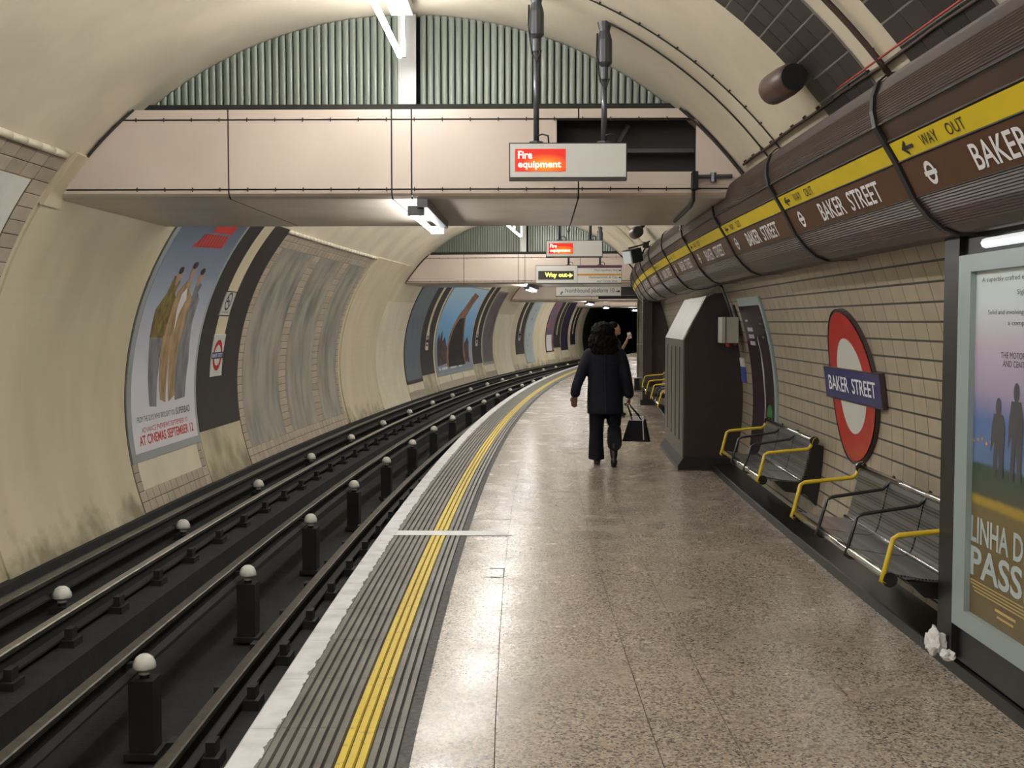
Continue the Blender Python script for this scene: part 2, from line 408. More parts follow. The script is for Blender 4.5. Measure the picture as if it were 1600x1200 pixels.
# 2-D prints laid on a surface
def decal(name, polys, mp, m, parent=None, dy=.12, dx=0):
    bm = bmesh.new()
    for pl in polys:
        vs_ = [bm.verts.new((x, y, 0)) for x, y in pl]
        bm.faces.new(vs_)
    bmesh.ops.triangulate(bm, faces=bm.faces)
    return _bend(name, bm, mp, m, parent, dy, dx)
def _bend(name, bm, mp, m, parent, dy, dx=0):
    ys = [v.co.y for v in bm.verts]; xs = [v.co.x for v in bm.verts]
    if dy:
        y = math.floor(min(ys)/dy)*dy+dy
        while y < max(ys):
            bmesh.ops.bisect_plane(bm, geom=bm.verts[:]+bm.edges[:]+bm.faces[:], plane_co=(0, y, 0), plane_no=(0, 1, 0)); y += dy
    if dx:
        x = math.floor(min(xs)/dx)*dx+dx
        while x < max(xs):
            bmesh.ops.bisect_plane(bm, geom=bm.verts[:]+bm.edges[:]+bm.faces[:], plane_co=(x, 0, 0), plane_no=(1, 0, 0)); x += dx
    b = MB(); bm.verts.index_update()
    b.add([mp(v.co.x, v.co.y) for v in bm.verts], [tuple(v.index for v in f.verts) for f in bm.faces]); bm.free()
    return b.build(name, m, parent)
FONT_CACHE = {}
def text(name, body, mp, x, y, w, h, m, parent=None, bold=0., dy=0):
    """body fitted to the box x, y, w, h of the mapped surface"""
    key = (body, bold)
    if key not in FONT_CACHE:
        cu = bpy.data.curves.new('lettering', 'FONT'); cu.body = body; cu.size = 1; cu.offset = bold; cu.resolution_u = 3
        if ' ' in body: cu.space_word = 1.1
        ob = bpy.data.objects.new('lettering', cu); COL.objects.link(ob)
        dg = bpy.context.evaluated_depsgraph_get(); me = bpy.data.meshes.new_from_object(ob.evaluated_get(dg))
        FONT_CACHE[key] = ([v.co.xy.copy() for v in me.vertices], [tuple(p.vertices) for p in me.polygons])
        bpy.data.objects.remove(ob); bpy.data.curves.remove(cu); bpy.data.meshes.remove(me)
    V, F = FONT_CACHE[key]
    x0 = min(v.x for v in V); x1 = max(v.x for v in V); y0 = min(v.y for v in V); y1 = max(v.y for v in V)
    b = MB(); b.add([mp(x+(v.x-x0)/(x1-x0)*w, y+(v.y-y0)/(y1-y0)*h) for v in V], F)
    return b.build(name, m, parent)
def circle(cx, cy, rx, ry=None, n=40, a0=0, a1=2*pi):
    ry = ry or rx
    return [(cx+rx*cos(a0+(a1-a0)*i/n), cy+ry*sin(a0+(a1-a0)*i/n)) for i in range(n if a1-a0 > 6.28 else n+1)]
def ring(cx, cy, ro, ri, roy=None, riy=None, n=40):
    roy = roy or ro; riy = riy or ri; out = []
    for i in range(n):
        a, b = 2*pi*i/n, 2*pi*(i+1)/n
        out.append([(cx+ro*cos(a), cy+roy*sin(a)), (cx+ro*cos(b), cy+roy*sin(b)), (cx+ri*cos(b), cy+riy*sin(b)), (cx+ri*cos(a), cy+riy*sin(a))])
    return out
def rect(x, y, w, h): return [(x, y), (x+w, y), (x+w, y+h), (x, y+h)]
def mapL(s0, a0, r): return lambda x, y: PA(-1, s0+x/K, a0+y, r)
def mapR(s0, a0, r): return lambda x, y: PA(1, s0-x/K, a0+y, r)
def mapS(s0, n0, v0): return lambda x, y: P(s0, n0+x, v0+y)           # faces the way in
def mapM(M): return lambda x, y: M @ Vector((x, 0, y))
ORD = ['first', 'second', 'third', 'fourth', 'fifth', 'sixth', 'seventh', 'eighth', 'ninth', 'tenth', 'eleventh', 'twelfth', 'thirteenth', 'fourteenth', 'fifteenth', 'sixteenth', 'seventeenth', 'eighteenth', 'nineteenth', 'twentieth', 'twenty-first', 'twenty-second', 'twenty-third', 'twenty-fourth', 'twenty-fifth', 'twenty-sixth']

S_BACK, S_END = -9., 55.6
RAIL_ARC = arc_of_v(2.86)      # moulded rail between left wall and vault
BASE_ARC = arc_of_v(-.33)
DUCT_ARC = arc_of_v(2.70)
# ------------------------------------------------------------------ the setting
# vault
b = MB()
th0 = RAIL_ARC/RT; th1 = pi-arc_of_v(2.60)/RT
prof = [(-(RT+.004)*cos(th0+(th1-th0)*i/36), VC+(RT+.004)*sin(th0+(th1-th0)*i/36)) for i in range(37)]
b.sweep(prof, S_BACK, S_END, 1.)
tag(b.build('ceiling', 'vault', smooth=True), 'cream painted barrel vault of the station tunnel', 'vault', kind='structure')
# left wall lining
b = MB(); prof = [arcp(-1, BASE_ARC+(RAIL_ARC-BASE_ARC)*i/24, RT+.006) for i in range(25)]
b.sweep(prof, S_BACK, S_END, 1.)
wall_left = tag(b.build('wall_left', 'cream_wall', smooth=True), 'curved cream wall across the track', 'wall', kind='structure')
# right wall lining (the dark joints between the tiles)
b = MB(); ra0 = arc_of_v(0); ra1 = arc_of_v(2.64)
b.sweep([arcp(1, ra0+(ra1-ra0)*i/96, RT+.0018) for i in range(97)], S_BACK, S_END, .5)
wall_right = tag(b.build('wall_right', 'grout_dark', smooth=True), 'tiled platform wall behind the benches', 'wall', kind='structure')
# floor slab and terrazzo slabs
b = MB(); b.tbox(S_BACK, 62, .40, 2.9, -.25, -.012, 2.); 
b.sweep([(-.09, -.03), (.42, -.03)], S_BACK, 62, 2.)
floor = tag(b.build('floor', 'joint_dark'), 'speckled terrazzo platform floor', 'floor', kind='structure')
NS = [.458, .77, 1.39, 1.70, 2.29, 2.885]
s = 5.34-2.475*5
while s < 60:
    for i in range(5):
        b = MB(); g = .0018
        b.tbox(s+g, s+2.475-g, NS[i]+g, NS[i+1]-g, -.03, 0, 1.3)
        b.build('slab', 'terrazzo', floor)
    s += 2.475
b = MB(); b.tbox(S_BACK, 60, .412, .459, -.03, -.001, 1.2); b.build('mortar_strip', 'asphalt', floor)
# painted marker line across the strip and first slab
# tactile edge tiles: one mesh, copied along the curve
TP = .575; TL = TP*K-.004
def tactile_mesh():
    b = MB()
    b.box((.2525, 0, -.016), (.505, TL, .012), mat='tactile_groove')
    def rib(x0, x1, m):
        c = .004; y = TL/2
        V = [(x0, -y, -.01), (x1, -y, -.01), (x1-c, -y, 0), (x0+c, -y, 0), (x0, y, -.01), (x1, y, -.01), (x1-c, y, 0), (x0+c, y, 0)]
        b.add(V, [(0, 1, 2, 3), (7, 6, 5, 4), (0, 3, 7, 4), (1, 5, 6, 2), (3, 2, 6, 7)], m)
    g = .006
    for i in range(7): rib(.0+.279*i/7+g/2, .279*(i+1)/7-g/2, 'tactile')
    for i in range(3): rib(.279+.114*i/3+.002, .279+.114*(i+1)/3-.002, 'yellow_paint')
    for i in range(3): rib(.393+.114*i/3+g/2, .393+.114*(i+1)/3-g/2, 'tactile')
    return b.mesh('tactile_tile', None)
TM = tactile_mesh()
b = MB(); y = TL/2
V = []
for yy in (-y, y): V += [(0, yy, -.22), (0, yy, -.012), (.012, yy, 0), (.128, yy, 0), (.128, yy, -.22)]
b.add(V, [(0, 1, 6, 5), (1, 2, 7, 6), (2, 3, 8, 7), (3, 4, 9, 8), (0, 4, 3, 2, 1), (5, 6, 7, 8, 9)])
NM = b.mesh('nosing_stone', 'white_nosing')
i = 0; s = 4.08-TP*12
while s < 58:
    M = frame(s+TP/2, -.220, 0)
    inst('nosing_stone', NM, M, floor)
    inst('tactile_tile', TM, frame(s+TP/2, -.0945, .003), floor)
    s += TP
b = MB(); b.tbox(7.82, 7.99, -.092, .72, .0035, .0046, .3)
V = [P(7.82, .72, .004), P(7.99, .72, .004), P(7.82, .81, .004)]
b.add(V, [(0, 1, 2)]); b.build('cross_line', 'white_line', floor)
# little cut patch and joint beside the strip
b = MB()
for (s0, s1, n0, n1) in ((6.535, 6.55, .64, .77), (6.765, 6.78, .67, .77), (6.55, 6.765, .764, .770), (8.49, 8.505, .46, .765)):
    b.tbox(s0, s1, n0, n1, .0002, .0012, .5)
b.build('cut_line', 'joint_dark', floor)
# platform riser
b = MB(); b.sweep([(-.20, -.2), (-.13, -.2), (-.13, -.75), (-.20, -.75)], S_BACK, 58, 1.5, True, True)
tag(b.build('platform_riser', 'soot'), 'sooty face of the platform edge above the track', 'riser', kind='structure')
# track bed with pit
b = MB(); b.sweep([(-3.02, -.32), (-2.97, -.34), (-2.93, -.56), (-2.05, -.60), (-2.02, -1.04), (-1.06, -1.06), (-1.03, -.70), (-.10, -.72)], S_BACK, 60, 1.)
tag(b.build('track_bed', 'track_black'), 'black track bed with a sunken pit between the rails', 'track bed', kind='structure')
# skirting on the right
b = MB(); b.sweep([(2.872, 0), (2.876, .056), (2.886, .062), (3.02, .064), (3.13, .066), (3.3, .066), (3.3, 0)], S_BACK, 20.4, 1., True, True)
tag(b.build('baseboard_right', 'plinth'), 'black stepped skirting along the tiled wall', 'skirting', kind='structure')
# running tunnel past the platform: its darkness put into black lining and sheet
b = MB(); b.sweep([arcp(-1, BASE_ARC-.6+(2*pi*RT)*i/40*.62, RT+.1) for i in range(41)], S_END, 64, 2.)
tag(b.build('tunnel_bore', 'soot'), 'dark running tunnel beyond the platform', 'tunnel', kind='structure')  # soot colour reused here for the dark of the unlit bore
b = MB(); V = [P(63.5, -4, -1.5), P(63.5, 4, -1.5), P(63.5, 4, 5), P(63.5, -4, 5)]; b.add(V, [(0, 1, 2, 3)])
tag(b.build('tunnel_darkness', 'hole_black'), 'black sheet standing for the darkness of the tunnel', 'wall', kind='structure')
b = MB(); V = [P(S_BACK, -4, -1.5), P(S_BACK, 4, -1.5), P(S_BACK, 4, 5), P(S_BACK, -4, 5)]; b.add(V, [(0, 1, 2, 3)])
tag(b.build('wall_back', 'cream_wall'), 'cream wall behind the viewer', 'wall', kind='structure')

# ------------------------------------------------------------------ right wall tiles
PITCH_S, PITCH_A = .2, .1093
TMR = tile_mesh('tile', PITCH_S*K-.010, PITCH_A-.011, 'tile_right', t=.0035, ch=.0008)
rows = []
a = -.024-PITCH_A*7
while a < 1.31: rows.append(a); a += PITCH_A
for i in range(15):
    for a in rows:
        if a < .7 or True:
            inst('tile', TMR, wallM(1, 4.91+PITCH_S*(i+.5), a+PITCH_A/2, RT+.0045), wall_right)
b = MB(); w = PITCH_S*K/2-.005; h = PITCH_A/2-.0055
s = 4.91+PITCH_S*15
while s < 21.2:
    for a in rows:
        M = wallM(1, s+PITCH_S/2, a+PITCH_A/2, RT+.005)
        b.add([M @ Vector(p) for p in ((-w, -h, .004), (w, -h, .004), (w, h, .004), (-w, h, .004), (-w, -h, 0), (w, -h, 0), (w, h, 0), (-w, h, 0))], [(0, 1, 2, 3), (0, 4, 5, 1), (1, 5, 6, 2), (2, 6, 7, 3), (3, 7, 4, 0)])
    s += PITCH_S
s = 4.91-PITCH_S
while s > 2:
    for a in rows:
        M = wallM(1, s+PITCH_S/2, a+PITCH_A/2, RT+.005)
        b.add([M @ Vector(p) for p in ((-w, -h, .006), (w, -h, .006), (w, h, .006), (-w, h, .006))], [(0, 1, 2, 3)])
    s -= PITCH_S
tag(b.build('tile_field', 'tile_right', wall_right), 'cream tiles of the far and hidden wall', kind='stuff')

# ------------------------------------------------------------------ left wall pieces
def lpatch(name, s0, s1, a0, a1, m, parent=wall_left, r=RT-.004, t=.012, ds=1.):
    b = MB(); b.patch(-1, s0, s1, a0, a1, r, t, ds=ds); return b.build(name, m, parent, smooth=False)
TA = .112
_tm = {}
def ltile(s0, s1, a0, a1):
    w = round((s1-s0)*K-.006, 3); h = round(a1-a0-.007, 3)
    if (w, h) not in _tm: _tm[(w, h)] = tile_mesh('tile', w, h, 'tile_left')
    inst('tile', _tm[(w, h)], wallM(-1, (s0+s1)/2, (a0+a1)/2, RT+.002), wall_left)
def tile_col(s0, s1, a0, a1):
    lpatch('grout', s0, s1, a0, a1, 'grout_dark', r=RT+.001, t=.004)
    n = max(1, round((a1-a0)/TA)); h = (a1-a0)/n
    for i in range(n): ltile(s0, s1, a0+i*h, a0+(i+1)*h)
def tile_rows(s0, s1, a0, nr, pitch=.2):
    lpatch('grout', s0, s1, a0, a0+nr*TA, 'grout_dark', r=RT+.001, t=.004)
    n = max(1, round((s1-s0)/pitch)); w = (s1-s0)/n
    for j in range(nr):
        for i in range(n): ltile(s0+i*w, s0+(i+1)*w, a0+j*TA, a0+(j+1)*TA)
B0 = BASE_ARC
TOP = RAIL_ARC
# moulded rail at the head of the tiled bays
for s0, s1 in ((3.4, 7.60), (13.95, 19.72)):
    s = s0
    while s < s1-.01:
        e = min(s+.2, s1); b = MB(); n_, v_ = arcp(-1, TOP-.03, RT-.004)
        b.tube([P(s+.003, n_, v_), P(e-.003, n_, v_)], .03, 8); b.build('rail_moulding', 'cream_clean', wall_left, smooth=True); s += .2
# bay before the first beam: white board in a tiled border
tile_rows(3.4, 7.42, TOP-.06-2*TA, 2)
tile_col(7.42, 7.66, B0+2*TA, TOP-.06)
lpatch('white_board', 3.4, 7.40, B0+.25, TOP-.06-2*TA-.01, 'white_board')
lpatch('pilaster', 7.70, 7.95, arc_of_v(2.5), TOP+.02, 'cream_wall', r=RT-.03, t=.04)
# cream span, then the film poster with its tiled foot
lpatch('render_panel', 7.72, 10.36, B0, TOP, 'cream_wall', r=RT-.012, t=.018)
lpatch('dark_reveal', 10.36, 10.40, B0, TOP, 'joint_dark', r=RT-.002)
tile_col(10.40, 10.54, B0+2*TA, arc_of_v(.17))
tile_col(12.26, 12.40, B0+2*TA, arc_of_v(.17))
tile_rows(10.40, 12.40, B0, 2, .167)
lpatch('foot_panel', 10.54, 12.26, B0+2*TA, arc_of_v(.17), 'cream_clean')
# dark band with the cream stripe
lpatch('dark_panel', 12.46, 12.93, arc_of_v(.28), TOP, 'dark_band')
lpatch('dark_panel', 13.30, 13.98, arc_of_v(.28), TOP, 'dark_band')
lpatch('dark_panel', 12.93, 13.30, arc_of_v(.28), arc_of_v(1.44), 'dark_band')
lpatch('stripe', 12.93, 13.30, arc_of_v(1.44), TOP, 'cream_wall')
lpatch('foot_panel', 12.44, 13.96, B0, arc_of_v(.28)-.004, 'cream_dirty')
# grey grimy bay divided by columns of tile
GB = B0+2*TA
for c0, c1 in ((14.0, 14.2), (15.9, 16.28), (17.8, 18.18), (19.4, 19.6)): tile_col(c0, c1, GB, TOP-.06-2*TA)
tile_rows(14.0, 19.6, B0, 2, .2)
tile_rows(14.0, 19.6, TOP-.06-2*TA, 2, .2)
for c0, c1 in ((14.2, 15.9), (16.28, 17.8), (18.18, 19.4)): lpatch('grimy_panel', c0, c1, GB, TOP-.06-2*TA, 'dirty_grey')
# cream spans up to the second beam
lpatch('render_panel', 19.75, 22.66, B0, TOP, 'cream_wall', r=RT-.02, t=.026)
lpatch('render_panel', 22.70, 25.42, B0, arc_of_v(2.08), 'cream_clean')
lpatch('render_panel', 22.70, 25.42, arc_of_v(2.09), TOP, 'cream_wall')
def foot(s0, s1, v1, m='cream_clean'):
    lpatch('foot_panel', s0+.05, s1-.05, B0+.2, arc_of_v(v1)-.01, m); lpatch('foot_border', s0, s1, B0, B0+.19, 'tile_left')
def dark_stripe(s0, s1, vb, c0, c1, vs_):
    lpatch('dark_panel', s0, c0, arc_of_v(vb), TOP, 'dark_band'); lpatch('dark_panel', c1, s1, arc_of_v(vb), TOP, 'dark_band')
    lpatch('dark_panel', c0, c1, arc_of_v(vb), arc_of_v(vs_), 'dark_band'); lpatch('stripe', c0, c1, arc_of_v(vs_), TOP, 'cream_wall')
foot(25.5, 27.3, .05)
dark_stripe(27.3, 28.9, .18, 27.95, 28.2, 1.05); lpatch('foot_panel', 27.34, 28.86, B0, arc_of_v(.17), 'cream_dirty')
for f0, f1 in ((29.1, 30.8), (30.8, 32.5), (32.5, 34.2)): foot(f0, f1, .05)
dark_stripe(34.35, 35.75, .20, 34.9, 35.12, 1.0); lpatch('foot_panel', 34.38, 35.72, B0, arc_of_v(.19), 'cream_dirty')
foot(35.85, 37.6, .10)
lpatch('render_panel', 37.75, 40.7, B0, arc_of_v(1.9), 'cream_clean')
dark_stripe(41.7, 43.25, .30, 42.25, 42.5, 1.0)
foot(47.5, 49.1, .25); dark_stripe(49.2, 50.6, .38, 49.75, 49.95, 1.0); foot(50.7, 52.2, .25); dark_stripe(52.8, 53.9, .45, 53.2, 53.4, 1.0)

# posters on the left wall (each a thing)
def lposter(name, s0, s1, v0, v1, m, label, edge='frame_grey', fw=.10):
    root = thing(name, PA(-1, (s0+s1)/2, arc_of_v(v0)), label, 'poster')
    a0, a1 = arc_of_v(v0), arc_of_v(v1)
    b = MB(); b.patch(-1, s0, s1, a0, a1, RT-.012, .012); b.build('frame', edge, root)
    b = MB(); b.patch(-1, s0+fw, s1-fw*.75, a0+.085, a1-.05, RT-.015, .004)
    return b.build('sheet', m, root)      # prints are sub-parts of the sheet
pa = lposter('film_poster', 10.42, 12.42, .17, 2.84, 'poster_mist', 'curved film poster with three standing figures and red AT CINEMAS SEPTEMBER 12 lettering')
rp = RT-.0165
q = mapL(10.42, arc_of_v(.17), rp)
def fig(name, polys, m, off=0.): decal(name, polys, mapL(10.42, arc_of_v(.17), rp-off), m, pa)
fig('figure', [[(1.45, 2.0), (1.66, 1.92), (1.62, 1.83), (1.76, 1.75), (1.75, 1.45), (1.86, 1.01), (1.78, .58), (1.43, .56), (1.4, 1.14), (1.5, 1.5), (1.46, 1.76)]], 'print_grey')
fig('figure', [[(.66, 2.0), (.90, 1.94), (.87, 1.8), (.94, 1.75), (.95, 1.49), (.88, 1.29), (.47, 1.3), (.44, 1.60), (.62, 1.79)]], 'print_olive', .0006)
fig('figure_legs', [[(.47, 1.3), (.88, 1.29), (.88, 1.04), (.84, .53), (.63, .55), (.54, 1.05)]], 'print_grey', .0005)
fig('figure', [[(1.1, 1.95), (1.28, 1.96), (1.27, 1.86), (1.5, 1.74), (1.5, 1.45), (1.43, 1.16), (1.42, .62), (1.22, .56), (1.18, 1.1), (1.12, .56), (.95, .60), (.87, 1.22), (.93, 1.54), (.93, 1.8)]], 'print_tan', .0012)
fig('figure_shirt', [[(1.2, 1.87), (1.3, 1.74), (1.21, 1.57), (1.19, 1.35), (1.1, 1.61), (1.09, 1.8)]], 'print_white', .0018)
for cx, cy in ((.79, 1.98), (1.17, 2.06), (1.50, 2.0)):
    fig('head', [circle(cx, cy, .066, .10, 20)], 'print_face', .002); fig('hair', [circle(cx-.01, cy+.085, .070, .045, 18)], 'print_hair', .0024)
text('lettering', 'AT CINEMAS SEPTEMBER 12', q, .26, .155, 1.72, .105, 'print_red', pa, .02)
text('lettering', 'ADVANCE PREVIEWS SEPTEMBER 10', q, .36, .285, 1.45, .055, 'print_red', pa)
text('lettering', 'FROM THE GUYS WHO BROUGHT YOU', q, .25, .40, 1.17, .06, 'print_charcoal', pa)
text('lettering', 'SUPERBAD', q, 1.45, .395, .48, .08, 'print_charcoal', pa, .02)
fig('title_block', [[(.72, 2.35), (1.70, 2.40), (1.72, 2.56), (.95, 2.54)], [(1.1, 2.57), (1.76, 2.59), (1.78, 2.74), (1.1, 2.71)]], 'print_red')
for k in range(9): fig('title_gap', [rect(.86+k*.095, 2.36+k*.005, .022, .17)], 'print_charcoal', .0006)
text('lettering', 'EXPRESS DELIVERY', q, .76, 2.285, 1.0, .035, 'print_white', pa) if False else None

bl = lposter('blank_poster', 25.5, 27.28, .05, 2.7, 'blue_blank', 'blank blue-grey poster sheet left of the big blue film poster', 'enamel_edge', .03)
pb = lposter('wide_film_poster', 29.1, 34.2, .05, 2.7, 'poster_sky', 'wide blue sky film poster with a dark figure at its centre beyond the second beam', 'frame_grey', .12)
w0 = arc_of_v(.05); mb = lambda off=0.: mapL(29.1, w0, RT-.017-off)
def figb(name, polys, m, off=0.): decal(name, polys, mb(off), m, pb)
figb('crowd', [[(.25, .45), (.25, 1.05), (.45, 1.25), (.6, 1.05), (.8, 1.35), (1.0, 1.0), (1.3, 1.15), (1.7, .8), (1.7, .35), (.25, .3)]], 'print_brown')
figb('figure', [[(1.55, .25), (4.5, .25), (4.35, .9), (4.1, 1.5), (3.9, 1.75), (4.5, 2.5), (3.6, 2.6), (3.2, 2.1), (2.6, 1.75), (2.05, 1.3), (1.7, .8)]], 'print_skin', .001)
figb('figure', [[(1.75, .22), (4.3, .22), (4.1, .9), (3.95, 1.35), (3.75, 1.72), (3.0, 1.7), (2.5, 1.4), (2.0, .9)]], 'print_black', .003)
figb('crowd', [[(4.5, .3), (5.1, .25), (5.1, .9), (4.8, 1.1), (4.5, .95), (4.2, .8)]], 'print_brown', .0006)
for x, w_ in ((.35, .2), (.75, .8), (2.0, .9), (3.3, .5)): figb('caption', [rect(x, .17, w_, .075)], 'print_white', .002)
pc = lposter('purple_film_poster', 35.85, 37.6, .12, 2.7, 'print_purple', 'narrow murky purple film poster right of the wide blue one')
pd = lposter('pale_blue_sheet', 43.35, 44.95, -.12, 2.7, 'pale_print', 'long pale blue poster sheet hanging low on the far left wall', 'pale_print', .03)
decal('mark', [circle(.9, 1.2, .06, n=10), circle(.6, .75, .05, n=10), circle(.85, 1.9, .07, n=10), circle(1.0, 2.3, .06, n=10)], mapL(43.35, arc_of_v(-.12), RT-.017), 'print_charcoal', pd)
pe = lposter('colourful_poster', 47.5, 49.1, .22, 2.6, 'print_blue2', 'small dark poster with blue and pink patches, the farther left wall', 'enamel_edge')
decal('notice', [rect(.15, .05, 1.2, .75)], mapL(47.5, arc_of_v(.22), RT-.017), 'print_white', pe)
pf = lposter('violet_poster', 50.7, 52.2, .22, 2.6, 'print_violet', 'darkest violet poster, last one before the running tunnel', 'enamel_edge')

# small signs on the cream stripe
sg = thing('no_smoking_sign', PA(-1, 13.0, arc_of_v(1.7)), 'small white no smoking sign on the cream stripe', 'sign')
b = MB(); b.patch(-1, 12.89, 13.27, arc_of_v(1.70), arc_of_v(2.00), RT-.012, .008); sg = b.build('plate', 'white_enamel', sg)
q = mapL(12.89, arc_of_v(1.70), RT-.0135); b0 = 3.0
decal('border', [rect(0, 0, .418, .012), rect(0, .32, .418, .012), rect(0, 0, .012, .33), rect(.406, 0, .012, .33)], q, 'letter_black', sg)
decal('symbol', ring(.21, .195, .12, .095), q, 'letter_black', sg)
decal('bar', [[(.12, .26), (.135, .28), (.30, .13), (.285, .11)], rect(.13, .185, .14, .022)], q, 'letter_black', sg)
text('lettering', 'No smoking', q, .08, .035, .26, .028, 'letter_black', sg)
sg = thing('small_roundel_sign', PA(-1, 13.1, arc_of_v(.93)), 'small white plate with a red ring and blue BAKER STREET bar across the track', 'sign')
a0 = arc_of_v(.93)
b = MB(); b.patch(-1, 12.90, 13.33, a0, a0+.54, RT-.014, .010); sg = b.build('plate', 'white_enamel', sg)
q = mapL(12.90, a0, RT-.0155)
decal('ring', ring(.236, .27, .185, .125, .20, .135), q, 'red_enamel', sg)
decal('bar', [rect(.01, .225, .452, .085)], mapL(12.90, a0, RT-.0165), 'blue_enamel', sg)
text('lettering', 'BAKER STREET', mapL(12.90, a0, RT-.0175), .035, .243, .40, .05, 'letter_white', sg)
# same little signs far along the wall
for (c, va, lab) in ((28.07, .85, 'on the stripe left of the wide blue film poster'), (35.0, .8, 'on the stripe right of the wide blue film poster'), (42.37, .85, 'on the stripe left of the pale blue sheet')):
    sg = thing('small_roundel_sign', PA(-1, c, arc_of_v(va)), 'tiny white roundel plate '+lab, 'sign')
    b = MB(); b.patch(-1, c-.16, c+.16, arc_of_v(va), arc_of_v(va)+.5, RT-.014, .010); b.build('plate', 'white_enamel', sg)
    q = mapL(c-.16, arc_of_v(va), RT-.0155); decal('ring', ring(.176, .25, .15, .10), q, 'red_enamel', sg); decal('bar', [rect(.0, .21, .352, .08)], mapL(c-.16, arc_of_v(va), RT-.0165), 'blue_enamel', sg)

# ------------------------------------------------------------------ track
def rail(name, n, v, s0, s1, m, label, hw=.035, cat='rail'):
    root = thing(name, P(0, n, v-.14), label, cat)
    b = MB(); b.sweep([(n-hw, v-.006), (n-hw+.008, v), (n+hw-.008, v), (n+hw, v-.006), (n+hw, v-.035), (n-hw, v-.035)], s0, s1, .8, True, True); b.build('rail_head', m, root)
    b = MB(); b.sweep([(n-.012, v-.035), (n+.012, v-.035), (n+.012, v-.12), (n+.06, v-.135), (n+.06, v-.15), (n-.06, v-.15), (n-.06, v-.135), (n-.012, v-.12)], s0, s1, .8, True, True); b.build('rail_web', 'rail_side', root)
    return root
rail('running_rail', -.84, -.50, -8, 60, 'rail_dull', 'running rail nearest the platform edge')
rail('running_rail', -2.31, -.40, -8, 60, 'rail_top', 'polished bright running rail on the far side of the track')
rail('conductor_rail', -1.545, -.40, -8, 60, 'rail_dull', 'dull conductor rail between the two running rails', .038)
rail('conductor_rail', -2.72, -.31, -8, 60, 'rail_dull', 'dim conductor rail hugging the foot of the left wall', .038)
# insulator pots
def pot(h):
    b = MB(); seg = 12
    prof = [(0, .088), (.028, .084), (.052, .066), (.068, .034), (.072, .006), (.066, -.004), (.030, -.004), (.028, -.018), (.036, -.022), (.036, -.036), (.02, -.042), (0, -.042)]
    V = [(r*cos(2*pi*k/seg), r*sin(2*pi*k/seg), z) for r, z in prof for k in range(seg)]; F = []
    for i in range(len(prof)-1):
        for k in range(seg): F.append((i*seg+k, i*seg+(k+1) % seg, (i+1)*seg+(k+1) % seg, (i+1)*seg+k))
    b.add(V, F); cap = b.mesh('cap', 'porcelain', True)
    b = MB(); b.tube([(0, 0, -.03), (0, 0, -.06)], .03, 8); b.box((0, 0, -.06-h/2), (.15, .16, h)); b.box((0, 0, -.06-h), (.2, .22, .04)); post = b.mesh('support', 'iron')
    b = MB(); b.box((-.07, 0, .02), (.10, .05, .03)); arm = b.mesh('bracket', 'iron')
    return cap, post, arm
capA = pot(.10); capB = pot(.46)
def pots(meshes, n, v, s0, step, cnt, where):
    for k in range(cnt):
        s = s0+step*k
        t = thing('insulator_pot', frame(s, n, v), '%s white insulator pot from the viewer %s' % (ORD[k], where), 'insulator', 'insulator pots '+where)
        for nm, me in zip(('cap', 'support', 'bracket'), meshes):
            o = bpy.data.objects.new(nm, me); COL.objects.link(o); o.parent = t
pots(capA, -2.60, -.46, 7.72, 2.62, 18, 'beside the wall-side conductor rail')
pots(capB, -1.42, -.49, 6.24, 2.30, 18, 'beside the middle conductor rail')
# rail chairs, spring clips on each running rail
b = MB(); b.box((0, 0, -.05), (.30, .16, .07)); b.box((-.10, 0, .02), (.05, .1, .08)); b.box((.10, 0, .02), (.05, .1, .08)); b.box((.0, 0, -.15), (.42, .26, .14)); CH = b.mesh('rail_chair', 'iron')
for n, v, where in ((-.84, -.63, 'under the near running rail'), (-2.31, -.53, 'under the far running rail')):
    for k in range(26):
        s = 2.9+.82*k
        o = inst('rail_chair', CH, frame(s, n, v)); tag(o, ORD[k]+' black rail chair from the viewer '+where, 'rail chair', 'rail chairs '+where)
# cable trunk on the far shelf
b = MB(); n_ = -2.9
b.tube([P(s*1.0, -2.88, -.40) for s in range(-8, 56)], .03, 6); tag(b.build('wall_cable', 'cable_black'), 'black cable lying at the foot of the left wall', 'cable')

